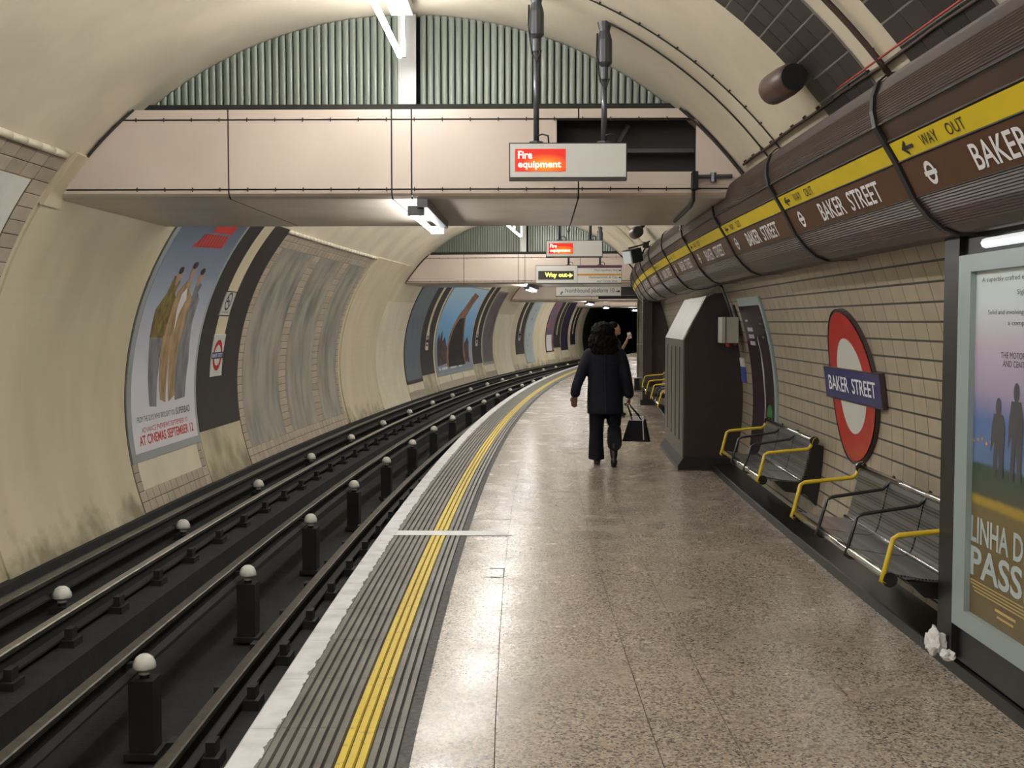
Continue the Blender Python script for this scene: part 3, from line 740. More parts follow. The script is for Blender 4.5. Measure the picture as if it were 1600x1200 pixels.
# ------------------------------------------------------------------ cross beams with louvred screens
def beam(s0, s1, dv, joints, hole, label, detail):
    root = thing('ceiling_beam', P(s0, 0, 2.55+dv), label, 'beam', kind='structure')
    vb, v1, v2, vt = 2.55+dv, 2.617+dv, 3.137+dv, 3.212+dv
    lim = lambda v: sqrt((RT-.02)**2-(v-VC)**2)
    # dark core a little inside the panels
    b = MB(); b.sweep([(-lim(vb)-.1, vb+.02), (lim(vb)+.1, vb+.02), (lim(vt)+.1, vt-.02), (-lim(vt)-.1, vt-.02)], s0+.25 if hole else s0+.02, s1-.02, 3, True, True); b.build('core', 'joint_dark', root)
    if hole:   # back-up plate leaving the opening free
        b = MB(); hn0, hn1, hv0, hv1 = hole
        for (a0, a1, c0, c1) in ((-lim(vb)-.1, hn0, vb+.02, vt-.01), (hn1, lim(vb)+.1, vb+.02, vt-.01), (hn0, hn1, vb+.02, hv0), (hn0, hn1, hv1, vt-.01)):
            b.tbox(s0+.02, s0+.05, a0, a1, c0, c1)
        b.build('back_plate', 'joint_dark', root)
        b = MB(); b.tbox(s0+.12, s0+.2, hn0, hn1, hv0+.16, hv0+.19); 
        b.tube([P(s0+.12, hn0+.47, hv0+.22), P(s0+.16, hn0+.55, hv1-.02)], .022, 6); b.build('inner_bracket', 'clamp_grey', root)
    g = .006
    def face(n0, n1, va, vb_):     # panel trimmed to the vault
        L0 = lambda v: max(n0, -lim(v)); L1 = lambda v: min(n1, lim(v))
        na = 6 if (n0 < -lim(vb_) or n1 > lim(vb_)) else 1
        V = []
        for s in (s0, s0+.018):
            for i in range(na+1):
                v = va+(vb_-va)*i/na; V += [P(s, L0(v), v), P(s, L1(v), v)]
        F = []; m = 2*(na+1)
        for i in range(na):
            o = 2*i; F += [(o, o+1, o+3, o+2), (m+o, m+o+2, m+o+3, m+o+1), (o, o+2, m+o+2, m+o), (o+1, m+o+1, m+o+3, o+3)]
        F += [(0, m, m+1, 1), (2*na, 2*na+1, m+2*na+1, m+2*na)]
        b = MB(); b.add(V, F); return b
    J = [-4]+joints+[4]
    for i in range(len(J)-1):
        n0, n1 = J[i]+g, J[i+1]-g
        face(n0, n1, v2+g, vt).build('cladding_strip', 'cladding', root)
        if hole and n1 > hole[0]:
            hn0, hn1, hv0, hv1 = hole
            parts = []
            if n0 < hn0: parts.append((n0, min(n1, hn0), v1+g, v2-g))
            a0, a1 = max(n0, hn0), min(n1, hn1)
            if a1 > a0:
                parts.append((a0, a1, v1+g, hv0))
                if hv1 < v2-g-.01: parts.append((a0, a1, hv1, v2-g))
            if n1 > hn1: parts.append((max(n0, hn1), n1, v1+g, v2-g))
            for p in parts: face(*p).build('cladding_panel', 'cladding', root)
        else: face(n0, n1, v1+g, v2-g).build('cladding_panel', 'cladding', root)
        # rounded lower lip and soffit in one folded sheet
        b = MB(); a0, a1 = max(n0, -lim(vb)), min(n1, lim(vb))
        prof = [(s0, v1-g), (s0+.004, v1-.03), (s0+.02, vb+.02), (s0+.05, vb), (s1-.05, vb), (s1-.01, vb+.02), (s1, v1)]
        V = []
        for s, v in prof: V += [P(s, max(n0, -lim(max(v, vb))), v), P(s, min(n1, lim(max(v, vb))), v)]
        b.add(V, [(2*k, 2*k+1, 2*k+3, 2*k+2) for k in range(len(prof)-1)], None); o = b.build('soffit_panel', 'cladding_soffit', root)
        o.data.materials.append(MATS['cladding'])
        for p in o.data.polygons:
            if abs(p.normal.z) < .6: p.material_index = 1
    # rear face
    b = MB(); V = [P(s1, -lim(vb), vb+.02), P(s1, lim(vb), vb+.02), P(s1, lim(vt), vt), P(s1, -lim(vt), vt)]; b.add(V, [(0, 1, 2, 3)]); b.build('rear_panel', 'cladding', root)
    b = MB(); V = [P(s0+.01, -lim(vt), vt), P(s0+.01, lim(vt), vt), P(s1, lim(vt), vt), P(s1, -lim(vt), vt)]; b.add(V, [(0, 1, 2, 3)]); b.build('top_plate', 'soot', root)
    if detail:
        b = MB(); n = -lim(v2)+.1
        while n < lim(v2)-.05:
            for v in (v1, v2):
                c = P(s0-.003, n, v); b.box(c, (.007, .012, .030))
            n += .21
        tag(b.build('screw_row', 'joint_dark', root), kind='stuff')
        b = MB(); n_ = -lim(2.9+dv)
        for i in range(8):
            va = vb+.06+(vt-vb-.06)*i/8; vb2 = vb+.06+(vt-vb-.06)*(i+1)/8
            for sd in (-1, 1):
                b.tube([P(s0-.008, sd*lim(va), va), P(s0-.008, sd*lim(vb2), vb2)], .010, 5)
        b.build('edge_trim', 'joint_dark', root)
    return root
def screen(s, vb, label, detail, mull):
    root = thing('louvre_screen', P(s, 0, vb), label, 'louvre screen')
    pitch = .0545; rad = RT-.005
    top = lambda n: VC+sqrt(max(rad**2-n*n, 0))
    nmax = sqrt(rad**2-(vb+.03-VC)**2)
    b = MB(); V = [P(s+.07, -nmax, vb)]+[P(s+.07, nmax*cos(pi-pi*i/24) if False else -nmax+2*nmax*i/24, top(-nmax+2*nmax*i/24)) for i in range(25)]+[P(s+.07, nmax, vb)]
    b.add(V, [tuple(range(len(V)))]); b.build('backing', 'hole_black', root)
    big = MB(); n = -nmax
    while n < nmax-pitch:
        if not (mull[0]-pitch*.8 < n < mull[1]-.005):
            b = MB() if detail else big
            va = vb; t0 = top(n); t1 = top(n+pitch)
            w = pitch
            prof = [(.06, .030), (.12, .012), (.45, .007), (.90, .0), (.96, .006), (.97, .030)]
            V = []
            for k, (x, d) in enumerate(prof):
                V += [P(s+d, n+x*w*.98, va), P(s+d, n+x*w*.98, top(n+x*w))]
            b.add(V, [(2*k, 2*k+2, 2*k+3, 2*k+1) for k in range(len(prof)-1)])
            if detail: b.build('slat', 'slat', root, smooth=True)
        n += pitch
    if not detail: tag(big.build('slat_field', 'slat', root), kind='stuff')
    b = MB(); b.tbox(s-.03, s+.02, mull[0], mull[1], vb-.05, 3.97); b.build('mullion', 'white_metal', root)
    b = MB(); b.tbox(s-.05, s+.06, -nmax-.05, nmax+.05, vb-.03, vb+.035); b.build('sill', 'soot', root)
    return root
beam(7.88, 10.2, 0, [-1.341, -.107, .043, 1.297], (1.133, 2.175, 2.744, 3.131), 'boxed cream beam across the near vault with a dark opening', True)
screen(8.10, 3.25, 'grey-green vertical louvres above the near beam', True, (-.08, .058))
beam(23.45, 25.8, -.075, [-1.341, -.107, .043, 1.297], None, 'boxed cream beam across the vault, second from the viewer', True)
screen(23.65, 3.17, 'grey-green vertical louvres above the second beam', False, (-.08, .058))
beam(38.7, 41.0, -.16, [-1.0, .3], (.55, 2.4, 2.42, 2.95), 'third boxed beam with a dark opening on its right', False)
beam(52.0, 54.2, -.2, [-1.0, .3], None, 'farthest boxed beam before the running tunnel', False)

# ------------------------------------------------------------------ fluorescent lights
def lamp(s0, s1, n, v, style, label, group=None):
    root = thing('fluorescent_light', P((s0+s1)/2, n, v), label, 'light', group)
    b = MB(); b.tube([P(s0, n, v), P(s1, n, v)], .021, 8); b.build('tube', 'tube_glow', root, smooth=True)
    m = 'white_metal' if style == 'crown' else 'clamp_grey'
    if style == 'crown':
        for s in (s0+.02, s1-.02):
            b = MB(); b.tbox(s-.02, s+.02, n+.015, n+.045, v-.02, 3.90); b.build('hanger', m, root)
        b = MB(); b.tbox(s0, s1, n-.06, n+.10, 3.88, 3.96); b.build('trunking', m, root)
    else:
        b = MB(); b.tbox(s0-.05, s1+.05, n+.05, n+.13, v+.035, v+.10); b.build('batten', m, root)
        for s in (s0, s1):
            b = MB(); b.tbox(s-.015, s+.015, n-.024, n+.10, v-.024, v+.05); b.build('lamp_holder', m, root)
    return root
lamp(6.35, 7.80, -.03, 3.59, 'crown', 'bare fluorescent tube at the top of the picture before the near louvres')
k = 0; s = 4.75
while s > -8.5: lamp(s, s+1.45, -.03, 3.59, 'crown', 'bare fluorescent tube in the crown row above and behind the viewer', 'crown tubes over the viewer'); s -= 1.6
lamp(7.95, 9.62, .03, 2.45, 'beam', 'fluorescent tube slung under the near boxed beam')
lamp(20.15, 21.55, -.03, 3.52, 'crown', 'fluorescent tube below the second louvres, left one of the end-to-end pair')
lamp(21.75, 23.15, -.03, 3.52, 'crown', 'fluorescent tube touching the second louvres, right one of the end-to-end pair')
s = 10.6
while s < 19.5: lamp(s, s+1.45, -.03, 3.56, 'crown', 'fluorescent tube of the crown row hidden behind the near beam', 'crown tubes behind the near beam'); s += 1.6
lamp(23.6, 25.5, .03, 2.37, 'beam', 'fluorescent tube slung under the second beam')
s = 26.2
while s < 36.8: lamp(s, s+1.45, -.03, 3.52, 'crown', 'fluorescent tube of the crown row hidden behind the second beam', 'crown tubes behind the second beam'); s += 1.6
lamp(38.9, 40.7, .03, 2.29, 'beam', 'fluorescent tube slung under the third beam, leftmost of the far lights')
s = 41.6
while s < 51: lamp(s, s+1.45, -.03, 3.52, 'crown', 'fluorescent tube of the crown row hidden behind the third beam', 'crown tubes behind the third beam'); s += 1.6
lamp(46.2, 47.6, -.35, 2.25, 'beam', 'bright far tube in the middle of the three above the dark tunnel')
lamp(52.2, 53.8, .03, 2.20, 'beam', 'bright far tube under the last beam, rightmost of the far lights')

# ------------------------------------------------------------------ cable duct casing on the right
DP = [(2.64, 2.62), (2.53, 2.680), (2.460, 2.672), (2.425, 2.642), (2.407, 2.59), (2.405, 2.53), (2.420, 2.468)]
DL = [(2.593, 2.158), (2.65, 2.088), (2.713, 2.032), (2.78, 2.008), (2.98, 2.02)]
def resample(pts, n):
    L = [0]
    for a, b_ in zip(pts, pts[1:]): L.append(L[-1]+math.dist(a, b_))
    out = []
    for i in range(n+1):
        t = L[-1]*i/n; k = max(j for j in range(len(L)) if L[j] <= t+1e-9); k = min(k, len(pts)-2)
        u = (t-L[k])/(L[k+1]-L[k]); out.append((pts[k][0]+(pts[k+1][0]-pts[k][0])*u, pts[k][1]+(pts[k+1][1]-pts[k][1])*u))
    return out
def ribbed(pts, n, d):
    q = resample(pts, n); out = []
    for i, p in enumerate(q):
        a = q[max(i-1, 0)]; c = q[min(i+1, n)]; tx, ty = c[0]-a[0], c[1]-a[1]; l = math.hypot(tx, ty)
        k = d if i % 2 else 0
        out.append((p[0]-ty/l*-k*-1 if False else p[0]+ty/l*k, p[1]-tx/l*k))
    return out
duct = thing('cable_duct_casing', P(6, 2.5, 2.0), 'long ribbed dark brown duct casing curving away above the tiled wall', 'duct')
b = MB(); prof = ribbed(DP, 84, .0045); b.sweep(prof, -8, 30, .6); b.build('upper_casing', 'duct_brown', duct)
b = MB(); prof = ribbed(DL, 66, .0045); b.sweep(prof, -8, 30, .6); b.build('lower_casing', 'duct_brown', duct)
b = MB(); b.sweep([(2.420, 2.468), (2.428, 2.458), (2.466, 2.392), (2.516, 2.309), (2.593, 2.158)], -8, 30, .6); b.build('fascia_backing', 'duct_strip', duct)
for p in ((2.419, 2.466), (2.462, 2.394), (2.512, 2.309), (2.592, 2.160)):
    b = MB(); b.tube([P(-8+.8*i, p[0]-.003, p[1]) for i in range(48)], .0055, 5); b.build('edge_bead', 'joint_dark', duct)
outer = [(2.53, 2.697), (2.452, 2.689), (2.410, 2.652), (2.391, 2.59), (2.389, 2.53), (2.404, 2.458), (2.450, 2.384), (2.500, 2.301), (2.578, 2.150), (2.64, 2.074), (2.706, 2.018), (2.78, 1.992), (2.96, 2.004)]
MOD = 1.954
bands = [4.56+MOD*k for k in range(-6, 13)]
for s in bands:
    b = MB(); w = .022; inner = [(p[0]+.016, p[1]+.004) for p in outer]
    V = []
    for ss in (s-w, s+w):
        for p in outer: V.append(P(ss, *p))
        for p in inner: V.append(P(ss, *p))
    n = len(outer); F = []
    for i in range(n-1):
        F += [(i, i+1, 2*n+i+1, 2*n+i), (n+i, 3*n+i, 3*n+i+1, n+i+1), (i, n+i, n+i+1, i+1), (2*n+i, 2*n+i+1, 3*n+i+1, 3*n+i)]
    b.add(V, F); b.build('strap', 'strap_black', duct)
def flatmap(s0, p0, p1, off=.012):
    """x runs towards the viewer, y up from p0 to p1 of the fascia"""
    d = Vector((p1[0]-p0[0], p1[1]-p0[1])); l = d.length; d /= l; nrm = Vector((-d.y, d.x))
    if nrm.x > 0: nrm = -nrm
    return lambda x, y: P(s0-x/K, p0[0]+d.x*y+nrm.x*off, p0[1]+d.y*y+nrm.y*off), l
vis = [s for s in bands if 2 < s < 26]
for k, s in enumerate(vis):
    s_far, s_near = s-.03, s-MOD+.03; wid = (s_far-s_near)*K
    nm = 'nearest the viewer' if k == 0 else ORD[k]+' from the viewer'
    fm, l = flatmap(s_far, (2.513, 2.311), (2.467, 2.388), .007)
    t = thing('way_out_frieze_sign', P(s, 2.5, 2.31), 'yellow strip panel with a black arrow and WAY OUT, '+nm, 'sign', 'yellow way out strip panels')
    t = decal('plate', [rect(0, 0, wid, l)], fm, 'way_yellow', t, dy=0, dx=.5)
    fm2, l = flatmap(s_far, (2.513, 2.311), (2.467, 2.388), .0095)
    if k < 7:
        h = .045; y0 = .022
        decal('arrow', [[(.10, .045), (.165, .080), (.165, .062), (.135, .0535), (.235, .0535), (.235, .0365), (.135, .0365), (.165, .028), (.165, .010)]], fm2, 'letter_black', t, dy=0)
        text('lettering', 'WAY', fm2, .33, y0, .17, .05, 'letter_black', t); text('lettering', 'OUT', fm2, .60, y0, .17, .05, 'letter_black', t)
    fm, l = flatmap(s_far, (2.590, 2.164), (2.518, 2.304), .007)
    t = thing('station_name_sign', P(s, 2.55, 2.16), 'brown BAKER STREET name panel with a white roundel, '+nm, 'sign', 'brown station name panels')
    t = decal('plate', [rect(0, 0, wid, l)], fm, 'name_brown', t, dy=0, dx=.5)
    fm2, _ = flatmap(s_far, (2.590, 2.164), (2.518, 2.304), .0095)
    if k < 9:
        decal('roundel', ring(.27, .078, .052, .033)+[rect(.205, .068, .13, .020)], fm2, 'letter_white', t, dy=0)
        text('lettering', 'BAKER', fm2, .70, .025, .46, .105, 'letter_white', t, .012); text('lettering', 'STREET', fm2, 1.26, .025, .50, .105, 'letter_white', t, .012)

# dark brown tiled ribs of the vault above the duct
TB = tile_mesh('tile', .243, .10, 'tile_brown', .01)
def brown_rib(s0, s1, label, cols):
    a_end = pi*RT/2-.2; a0 = arc_of_v(2.70)
    root = thing('tiled_rib', PA(1, (s0+s1)/2, a0), label, 'tiled rib', kind='structure')
    b = MB(); b.patch(1, s0, s1, a0, a_end, RT-.006, .01); b.build('grout', 'grout_grey', root)
    w = (s1-s0)/cols; a = a0; me = tile_mesh('tile', w*K-.011, .109, 'tile_brown', .0035, .001)
    while a+.12 < a_end:
        for i in range(cols): inst('tile', me, wallM(1, s0+w*(i+.5), a+.06, RT-.006), root)
        a += .12
brown_rib(4.93, 5.66, 'dark brown tiled rib of the vault behind the speaker', 4)
brown_rib(3.70, 4.49, 'dark brown tiled rib of the vault nearest the viewer', 4)
brown_rib(2.2, 3.2, 'dark brown tiled rib of the vault above the viewer', 4) if False else None

# conduits and cables on the vault
def arc_cable(name, s, a0, a1, r, rad, m, label, ds=0., clips=0):
    root = thing(name, PA(1, s, a0), label, 'cable')
    b = MB(); n = 22; b.tube([PA(1, s+ds*i/n, a0+(a1-a0)*i/n, r) for i in range(n+1)], rad, 6); b.build('cable', m, root, smooth=True)
    for i in range(clips):
        a = a0+(a1-a0)*(i+.5)/clips; b = MB(); b.box((0, 0, 0), (.014+rad, .012, .018), wallM(1, s+ds*(i+.5)/clips, a, r+.004)); b.build('clip', m, root)
    return root
AD = arc_of_v(2.72)
arc_cable('conduit', 6.72, AD, 4.1, RT-.010, .0055, 'cable_black', 'thin black conduit arching over the vault, upper of the pair', .10, 14)
arc_cable('conduit', 7.05, AD, 3.50, RT-.012, .0065, 'cable_black', 'thin black conduit arching down from the sign pole mount', .02, 0)
arc_cable('conduit', 4.70, AD, 4.2, RT-.022, .014, 'cable_brown', 'brown pipe running up between the two dark tiled ribs', 0, 7)
root = thing('long_cable', PA(1, 6, AD), 'dark clipped cable running along the vault just above the duct', 'cable')
b = MB(); b.tube([PA(1, .5+.3*i, arc_of_v(2.775)+.004*sin(i*1.7), RT-.012) for i in range(25)], .009, 6); b.build('cable', 'cable_brown', root, smooth=True)
for i in range(11):
    b = MB(); b.box((0, .008, 0), (.016, .024, .02), wallM(1, 4.9+.27*i, arc_of_v(2.775), RT-.012)); b.build('clip', 'cable_brown', root)
b = MB(); b.tube([PA(1, .5+.3*i, arc_of_v(2.80), RT-.022) for i in range(17)], .005, 6); tag(b.build('red_cable', 'cable_red', smooth=True), 'thin red cable stretched across the dark tiled ribs', 'cable')
# far twin conduits
arc_cable('conduit', 16.3, AD, 3.9, RT-.02, .03, 'cream_wall', 'pale conduit arching over the vault beyond the near beam', .2, 0)
arc_cable('conduit', 17.6, AD, 3.9, RT-.02, .03, 'cream_wall', 'second pale conduit arching over the vault beyond the near beam', .2, 0)

# horn speakers
def speaker(s, n, v, label, sc=1.):
    root = thing('horn_speaker', P(s, n, v), label, 'speaker')
    M = frame(s, n, v) @ Matrix.Rotation(.10, 4, 'Z')
    b = MB(); prof = [(-.17, .06), (-.15, .078), (-.05, .084), (.10, .084), (.15, .083), (.175, .070), (.188, .04), (.19, .0)]
    seg = 20; V = []; F = []
    for y, r in prof:
        for k in range(seg): V.append(M @ Vector((r*cos(2*pi*k/seg)*sc, y*sc, r*sin(2*pi*k/seg)*sc)))
    for i in range(len(prof)-1):
        for k in range(seg): F.append((i*seg+k, i*seg+(k+1) % seg, (i+1)*seg+(k+1) % seg, (i+1)*seg+k))
    F.append(tuple(range(seg))); b.add(V, F); b.build('body', 'speaker_brown', root, smooth=True)
    b = MB(); b.tube([M @ Vector((0, -.185*sc, 0)), M @ Vector((0, -.165*sc, 0))], .068*sc, 18); b.build('grille', 'iron', root)
    b = MB(); b.tube([M @ Vector((.02, -.05, .03)), M @ Vector((.12, -.05, .13))], .03, 8); b.box((.12, -.05, .12), (.10, .16, .04), M @ Matrix.Rotation(0, 4, 'Y')); b.build('bracket', 'iron', root)
speaker(5.62, 2.27, 2.885, 'brown drum shaped loudspeaker under the dark tiled rib')
speaker(14.6, 2.25, 2.86, 'brown loudspeaker drum beyond the near beam beside the monitor')

# ------------------------------------------------------------------ overhead signs
def hanging(name, s, n0, n1, v0, v1, label, poles, face='sign_white', d=.09, pole_top=None):
    root = thing(name, P(s, (n0+n1)/2, v0), label, 'sign')
    b = MB(); b.tbox(s, s+d/K, n0, n1, v0, v1); b.build('housing', 'sign_edge', root)
    b = MB(); b.tbox(s-.006, s, n0+.008, n1-.008, v0+.018, v1-.008); fc = b.build('face', face, root)
    for n in poles:
        top = VC+sqrt((RT-.02)**2-n*n); sm = s+d/K/2
        if pole_top: top = min(top, pole_top)
        b = MB(); b.tube([P(sm, n, v1), P(sm, n, top-.28)], .020, 10); p = b.build('pole', 'pole_grey', root, smooth=True)
        b = MB(); b.tube([P(sm, n, v1), P(sm, n, v1+.012)], .05, 10); b.build('foot_flange', 'sign_edge', root)
        if not pole_top:
            b = MB(); b.tube([P(sm, n, top-.36), P(sm, n, top-.28), P(sm, n, top-.25), P(sm, n, top-.10), P(sm, n, top-.04), P(sm, n, top+.02)], [.026, .026, .052, .052, .035, .05], 12); b.build('ceiling_mount', 'clamp_grey', root)
            b = MB(); q = [(.0, v1+.02), (.07, v1+.03), (.08, v1+.0)]
            b.tube([P(sm-.02, n+x, v) for x, v in ((.01, v1+.05), (.04, v1+.06), (.08, v1+.05), (.085, v1))], .006, 5); b.build('flex', 'cable_black', root, smooth=True); b = MB()
            b.tube([P(sm-.03, n+x, v) for x, v in ((-.05, top-.06), (-.055, top-.2), (-.03, top-.38), (.005, top-.44), (.03, top-.36))], .006, 5); b.build('flex', 'cable_black', root, smooth=True)
    return fc
def fire_sign(s, n0, n1, v0, v1, label, poles, s_=1.):
    r = hanging('fire_equipment_sign', s, n0, n1, v0, v1, label, poles)
    W = n1-n0; Hh = v1-v0; mp = lambda off: (lambda x, y: P(s-.008-off, n0+x, v0+y))
    x0, x1, y0, y1 = W*.052, W*.48, Hh*.22, Hh*.83
    decal('lit_panel', [rect(x0, y0, x1-x0, y1-y0)], mp(0), 'sign_red', r, dy=0)
    text('lettering', 'Fire', mp(.002), x0+.02, y0+.085, .095, .052, 'sign_text_glow', r, .015)
    text('lettering', 'equipment', mp(.002), x0+.02, y0+.012, .29, .058, 'sign_text_glow', r, .015)
    return r
fire_sign(7.1, .793, 1.590, 2.58, 2.828, 'white lightbox with a glowing red Fire equipment panel in front of the near beam', (.977, 1.437))
fire_sign(15.0, .984, 1.795, 2.54, 2.786, 'smaller looking Fire equipment lightbox seen below the near beam', (1.18, 1.62))
r = hanging('way_out_sign', 20.0, .563, 2.205, 2.347, 2.702, 'white lightbox with a glowing yellow Way out panel and two line names', (1.19, 1.79))
mp = lambda off: (lambda x, y: P(20.0-.008-off, .563+x, 2.347+y))
decal('dark_panel', [rect(.05, .08, .68, .165)], mp(0), 'sign_dark', r, dy=0)
text('lettering', 'Way out', mp(.002), .18, .105, .42, .11, 'sign_yellow_glow', r, .015)
decal('arrow', [[(.61, .150), (.61, .172), (.65, .172), (.65, .205), (.71, .161), (.65, .117), (.65, .150)]], mp(.002), 'sign_yellow_glow', r, dy=0)
decal('purple_band', [rect(.80, .30, .84, .045)], mp(.001), 'purple_line', r, dy=0); decal('orange_band', [rect(.80, .155, .84, .035)], mp(.001), 'orange_line', r, dy=0)
decal('divider', [rect(.79, .02, .008, .325)], mp(.001), 'text_grey', r, dy=0)
text('lettering', 'Metropolitan line', mp(.002), 1.12, .225, .44, .055, 'text_grey', r); text('lettering', 'Hammersmith & City', mp(.002), 1.02, .09, .54, .055, 'text_grey', r); text('lettering', 'and Circle lines', mp(.002), 1.17, .03, .39, .045, 'text_grey', r)
for y in (.245, .112): decal('arrow', [[(1.575, y), (1.575, y+.012), (1.60, y+.012), (1.60, y+.028), (1.63, y+.006), (1.60, y-.016), (1.60, y)]], mp(.002), 'letter_black', r, dy=0)
r = hanging('platform_sign', 27.5, .40, 2.12, 2.285, 2.58, 'long white Northbound platform 10 sign just beyond the second beam', (.9, 1.7))
mp = lambda off: (lambda x, y: P(27.5-.008-off, .40+x, 2.285+y))
text('lettering', 'Northbound platform 10', mp(.001), .26, .07, 1.28, .15, 'text_grey', r)
decal('arrow', [[(1.58, .125), (1.58, .145), (1.64, .145), (1.63, .175), (1.70, .135), (1.63, .095), (1.64, .125)]], mp(.001), 'letter_black', r, dy=0)
decal('pictogram', [rect(.13, .05, .03, .06), rect(.16, .09, .03, .05)], mp(.001), 'text_grey', r, dy=0)
# small speaker on the beam foot behind the sign, conduit on the near beam
root = thing('beam_camera', P(7.8, 2.17, 2.60), 'small black camera under the right corner of the near beam', 'camera')
b = MB(); b.tbox(7.76, 7.86, 2.135, 2.175, 2.60, 2.73); b.build('body', 'iron', root)
b = MB(); b.tube([P(7.84, 2.15, 2.60), P(7.9, 2.16, 2.53), P(8.3, 2.2, 2.53), P(9.6, 2.24, 2.535)], .014, 6); b.build('cable', 'cable_black', root, smooth=True)
b = MB(); b.tube([P(7.85, 2.18, 2.70), P(7.85, 2.44, 2.705)], .016, 8); b.tube([P(7.85, 2.30, 2.66), P(7.85, 2.30, 2.73)], .024, 8); tag(b.build('beam_conduit', 'pole_grey'), 'short steel conduit on the near beam above the duct', 'conduit')

# monitor on a bracket beyond the near beam
root = thing('platform_monitor', P(14.6, 2.2, 2.45), 'black boxed monitor on a bracket above the duct beyond the near beam', 'monitor')
M = frame(14.6, 2.18, 2.53) @ Matrix.Rotation(.55, 4, 'Z') @ Matrix.Rotation(-.25, 4, 'Y')
b = MB(); b.box((.03, 0, 0), (.17, .22, .19), M); b.build('case', 'monitor_body', root)
b = MB(); b.box((-.065, 0, -.005), (.02, .19, .17), M); b.build('screen', 'monitor_face', root)
b = MB(); b.tube([P(14.6, 2.14, 2.64), P(14.6, 2.34, 2.69), P(14.6, 2.44, 2.74)], .012, 6); b.tube([P(14.6, 2.24, 2.44), P(14.6, 2.33, 2.56), P(14.6, 2.40, 2.70)], .012, 6); b.tbox(14.5, 14.7, 2.34, 2.42, 2.65, 2.72); b.build('bracket', 'iron', root)

# ------------------------------------------------------------------ large roundel on the tiled wall
root = thing('station_roundel', PA(1, 7.18, -.14), 'large red ring roundel with a blue BAKER STREET bar on the tiled wall', 'sign')
cs, ca = 7.18, .405
mp = lambda off: (lambda x, y: PA(1, cs-x/K, ca+y, RT-.012-off))
R0 = .545
def rim(rad, r_in, r_out, name, m):
    b = MB(); n = 48; V = []
    for i in range(n):
        a = 2*pi*i/n
        V += [mp(r_in)(rad*cos(a), rad*sin(a)), mp(r_out)(rad*cos(a), rad*sin(a))]
    b.add(V, [(2*i, 2*i+1, (2*i+3) % (2*n), (2*i+2) % (2*n)) for i in range(n)]); b.build(name, m, root)
rim(R0, -.012, .016, 'edge', 'enamel_edge')
decal('backing', [circle(0, 0, R0)], mp(.008), 'enamel_edge', root, dy=.1)
decal('ring', ring(0, 0, R0-.022, .335), mp(.016), 'red_enamel', root, dy=.1)
decal('disc', [circle(0, 0, .335)], mp(.016), 'white_enamel', root, dy=.1)
b = MB(); b.patch(1, cs-.632, cs+.632, ca-.118, ca+.118, RT-.034, .03, da=.06); b.build('bar', 'enamel_edge', root)
bf = decal('bar_face', [rect(-.685, -.108, 1.37, .216)], mp(.0235), 'blue_enamel', root, dy=.06)
text('lettering', 'BAKER', mp(.025), -.57, -.052, .52, .108, 'letter_white', bf, .010); text('lettering', 'STREET', mp(.025), .04, -.052, .54, .108, 'letter_white', bf, .010)

# narrow dark poster in a pale frame
root = thing('narrow_poster', PA(1, 10.1, -.7), 'tall narrow dark poster in a pale frame between the cabinet and the roundel', 'poster')
b = MB(); b.patch(1, 9.58, 10.66, -.62, 1.10, RT-.02, .02); b.build('frame', 'frame_pale', root)
b = MB(); b.patch(1, 9.66, 10.66, -.55, 1.02, RT-.026, .006); root = b.build('sheet', 'dark_print', root)
mp = lambda off: (lambda x, y: PA(1, 10.66-x/K, y, RT-.028-off))
decal('streak', [[(.62, .7), (.66, .72), (.70, .55), (.72, .40), (.70, .25), (.72, .1), (.70, -.1), (.72, -.3), (.67, -.3), (.66, -.1), (.66, .1), (.64, .25), (.64, .45), (.66, .55)]], mp(0), 'print_streak', root)
decal('navy_patch', [[(.76, -.15), (1.05, -.1), (1.05, -.5), (.8, -.5)]], mp(0), 'print_navy', root); decal('green_patch', [circle(.92, -.02, .13, .085, 18)], mp(.001), 'print_green', root)
for k, (w_, y) in enumerate(((.14, .86), (.30, .76), (.30, .69), (.28, .62))): decal('caption', [rect(.18+.02*(k > 0), y, w_, .04 if k else .02)], mp(.001), 'print_streak', root)
decal('caption', [rect(.9, .83, .12, .02), rect(.9, .70, .12, .02)], mp(.001), 'print_green', root)

# ------------------------------------------------------------------ steel cabinet
root = thing('steel_cabinet', P(12.3, 2.8, 0), 'tall steel fronted cabinet with a slanted top and dark side beside the benches', 'cabinet')
S0, S1 = 11.38, 13.35
b = MB(); b.sweep([(2.565, .14), (2.565, 1.42), (2.80, 1.885), (2.88, 1.93), (3.16, 1.93), (3.24, .8), (3.2, .14)], S0, S1, 1., True, True); b.build('body', 'kiosk_brown', root)
b = MB(); b.sweep([(2.50, 0), (2.50, .05), (2.56, .14), (3.2, .14), (3.2, 0)], S0-.02, S1+.05, 1., True, True); b.build('base', 'plinth', root)
b = MB(); b.tbox(S0+.02, S1-.02, 2.560, 2.568, .28, 1.36); b.build('slot_backing', 'hole_black', root)
cuts = [0, .14, .19, .34, .39, .56, .61, .80, .85, 1.0]
for i in range(0, 9, 2):
    a0, a1 = S0+(S1-S0)*cuts[i], S0+(S1-S0)*cuts[i+1]
    b = MB(); b.tbox(a0, a1, 2.55, 2.566, .30, 1.34); b.build('front_bar', 'steel', root)
b = MB(); b.tbox(S0, S1, 2.55, 2.566, .14, .30); b.build('kick_plate', 'steel', root)
b = MB(); b.tbox(S0, S1, 2.55, 2.566, 1.34, 1.425); b.build('head_plate', 'steel', root)
b = MB(); b.sweep([(2.549, 1.425), (2.79, 1.90), (2.80, 1.89), (2.562, 1.42)], S0-.005, S1, 1., True, True); b.build('slanted_top', 'steel', root)
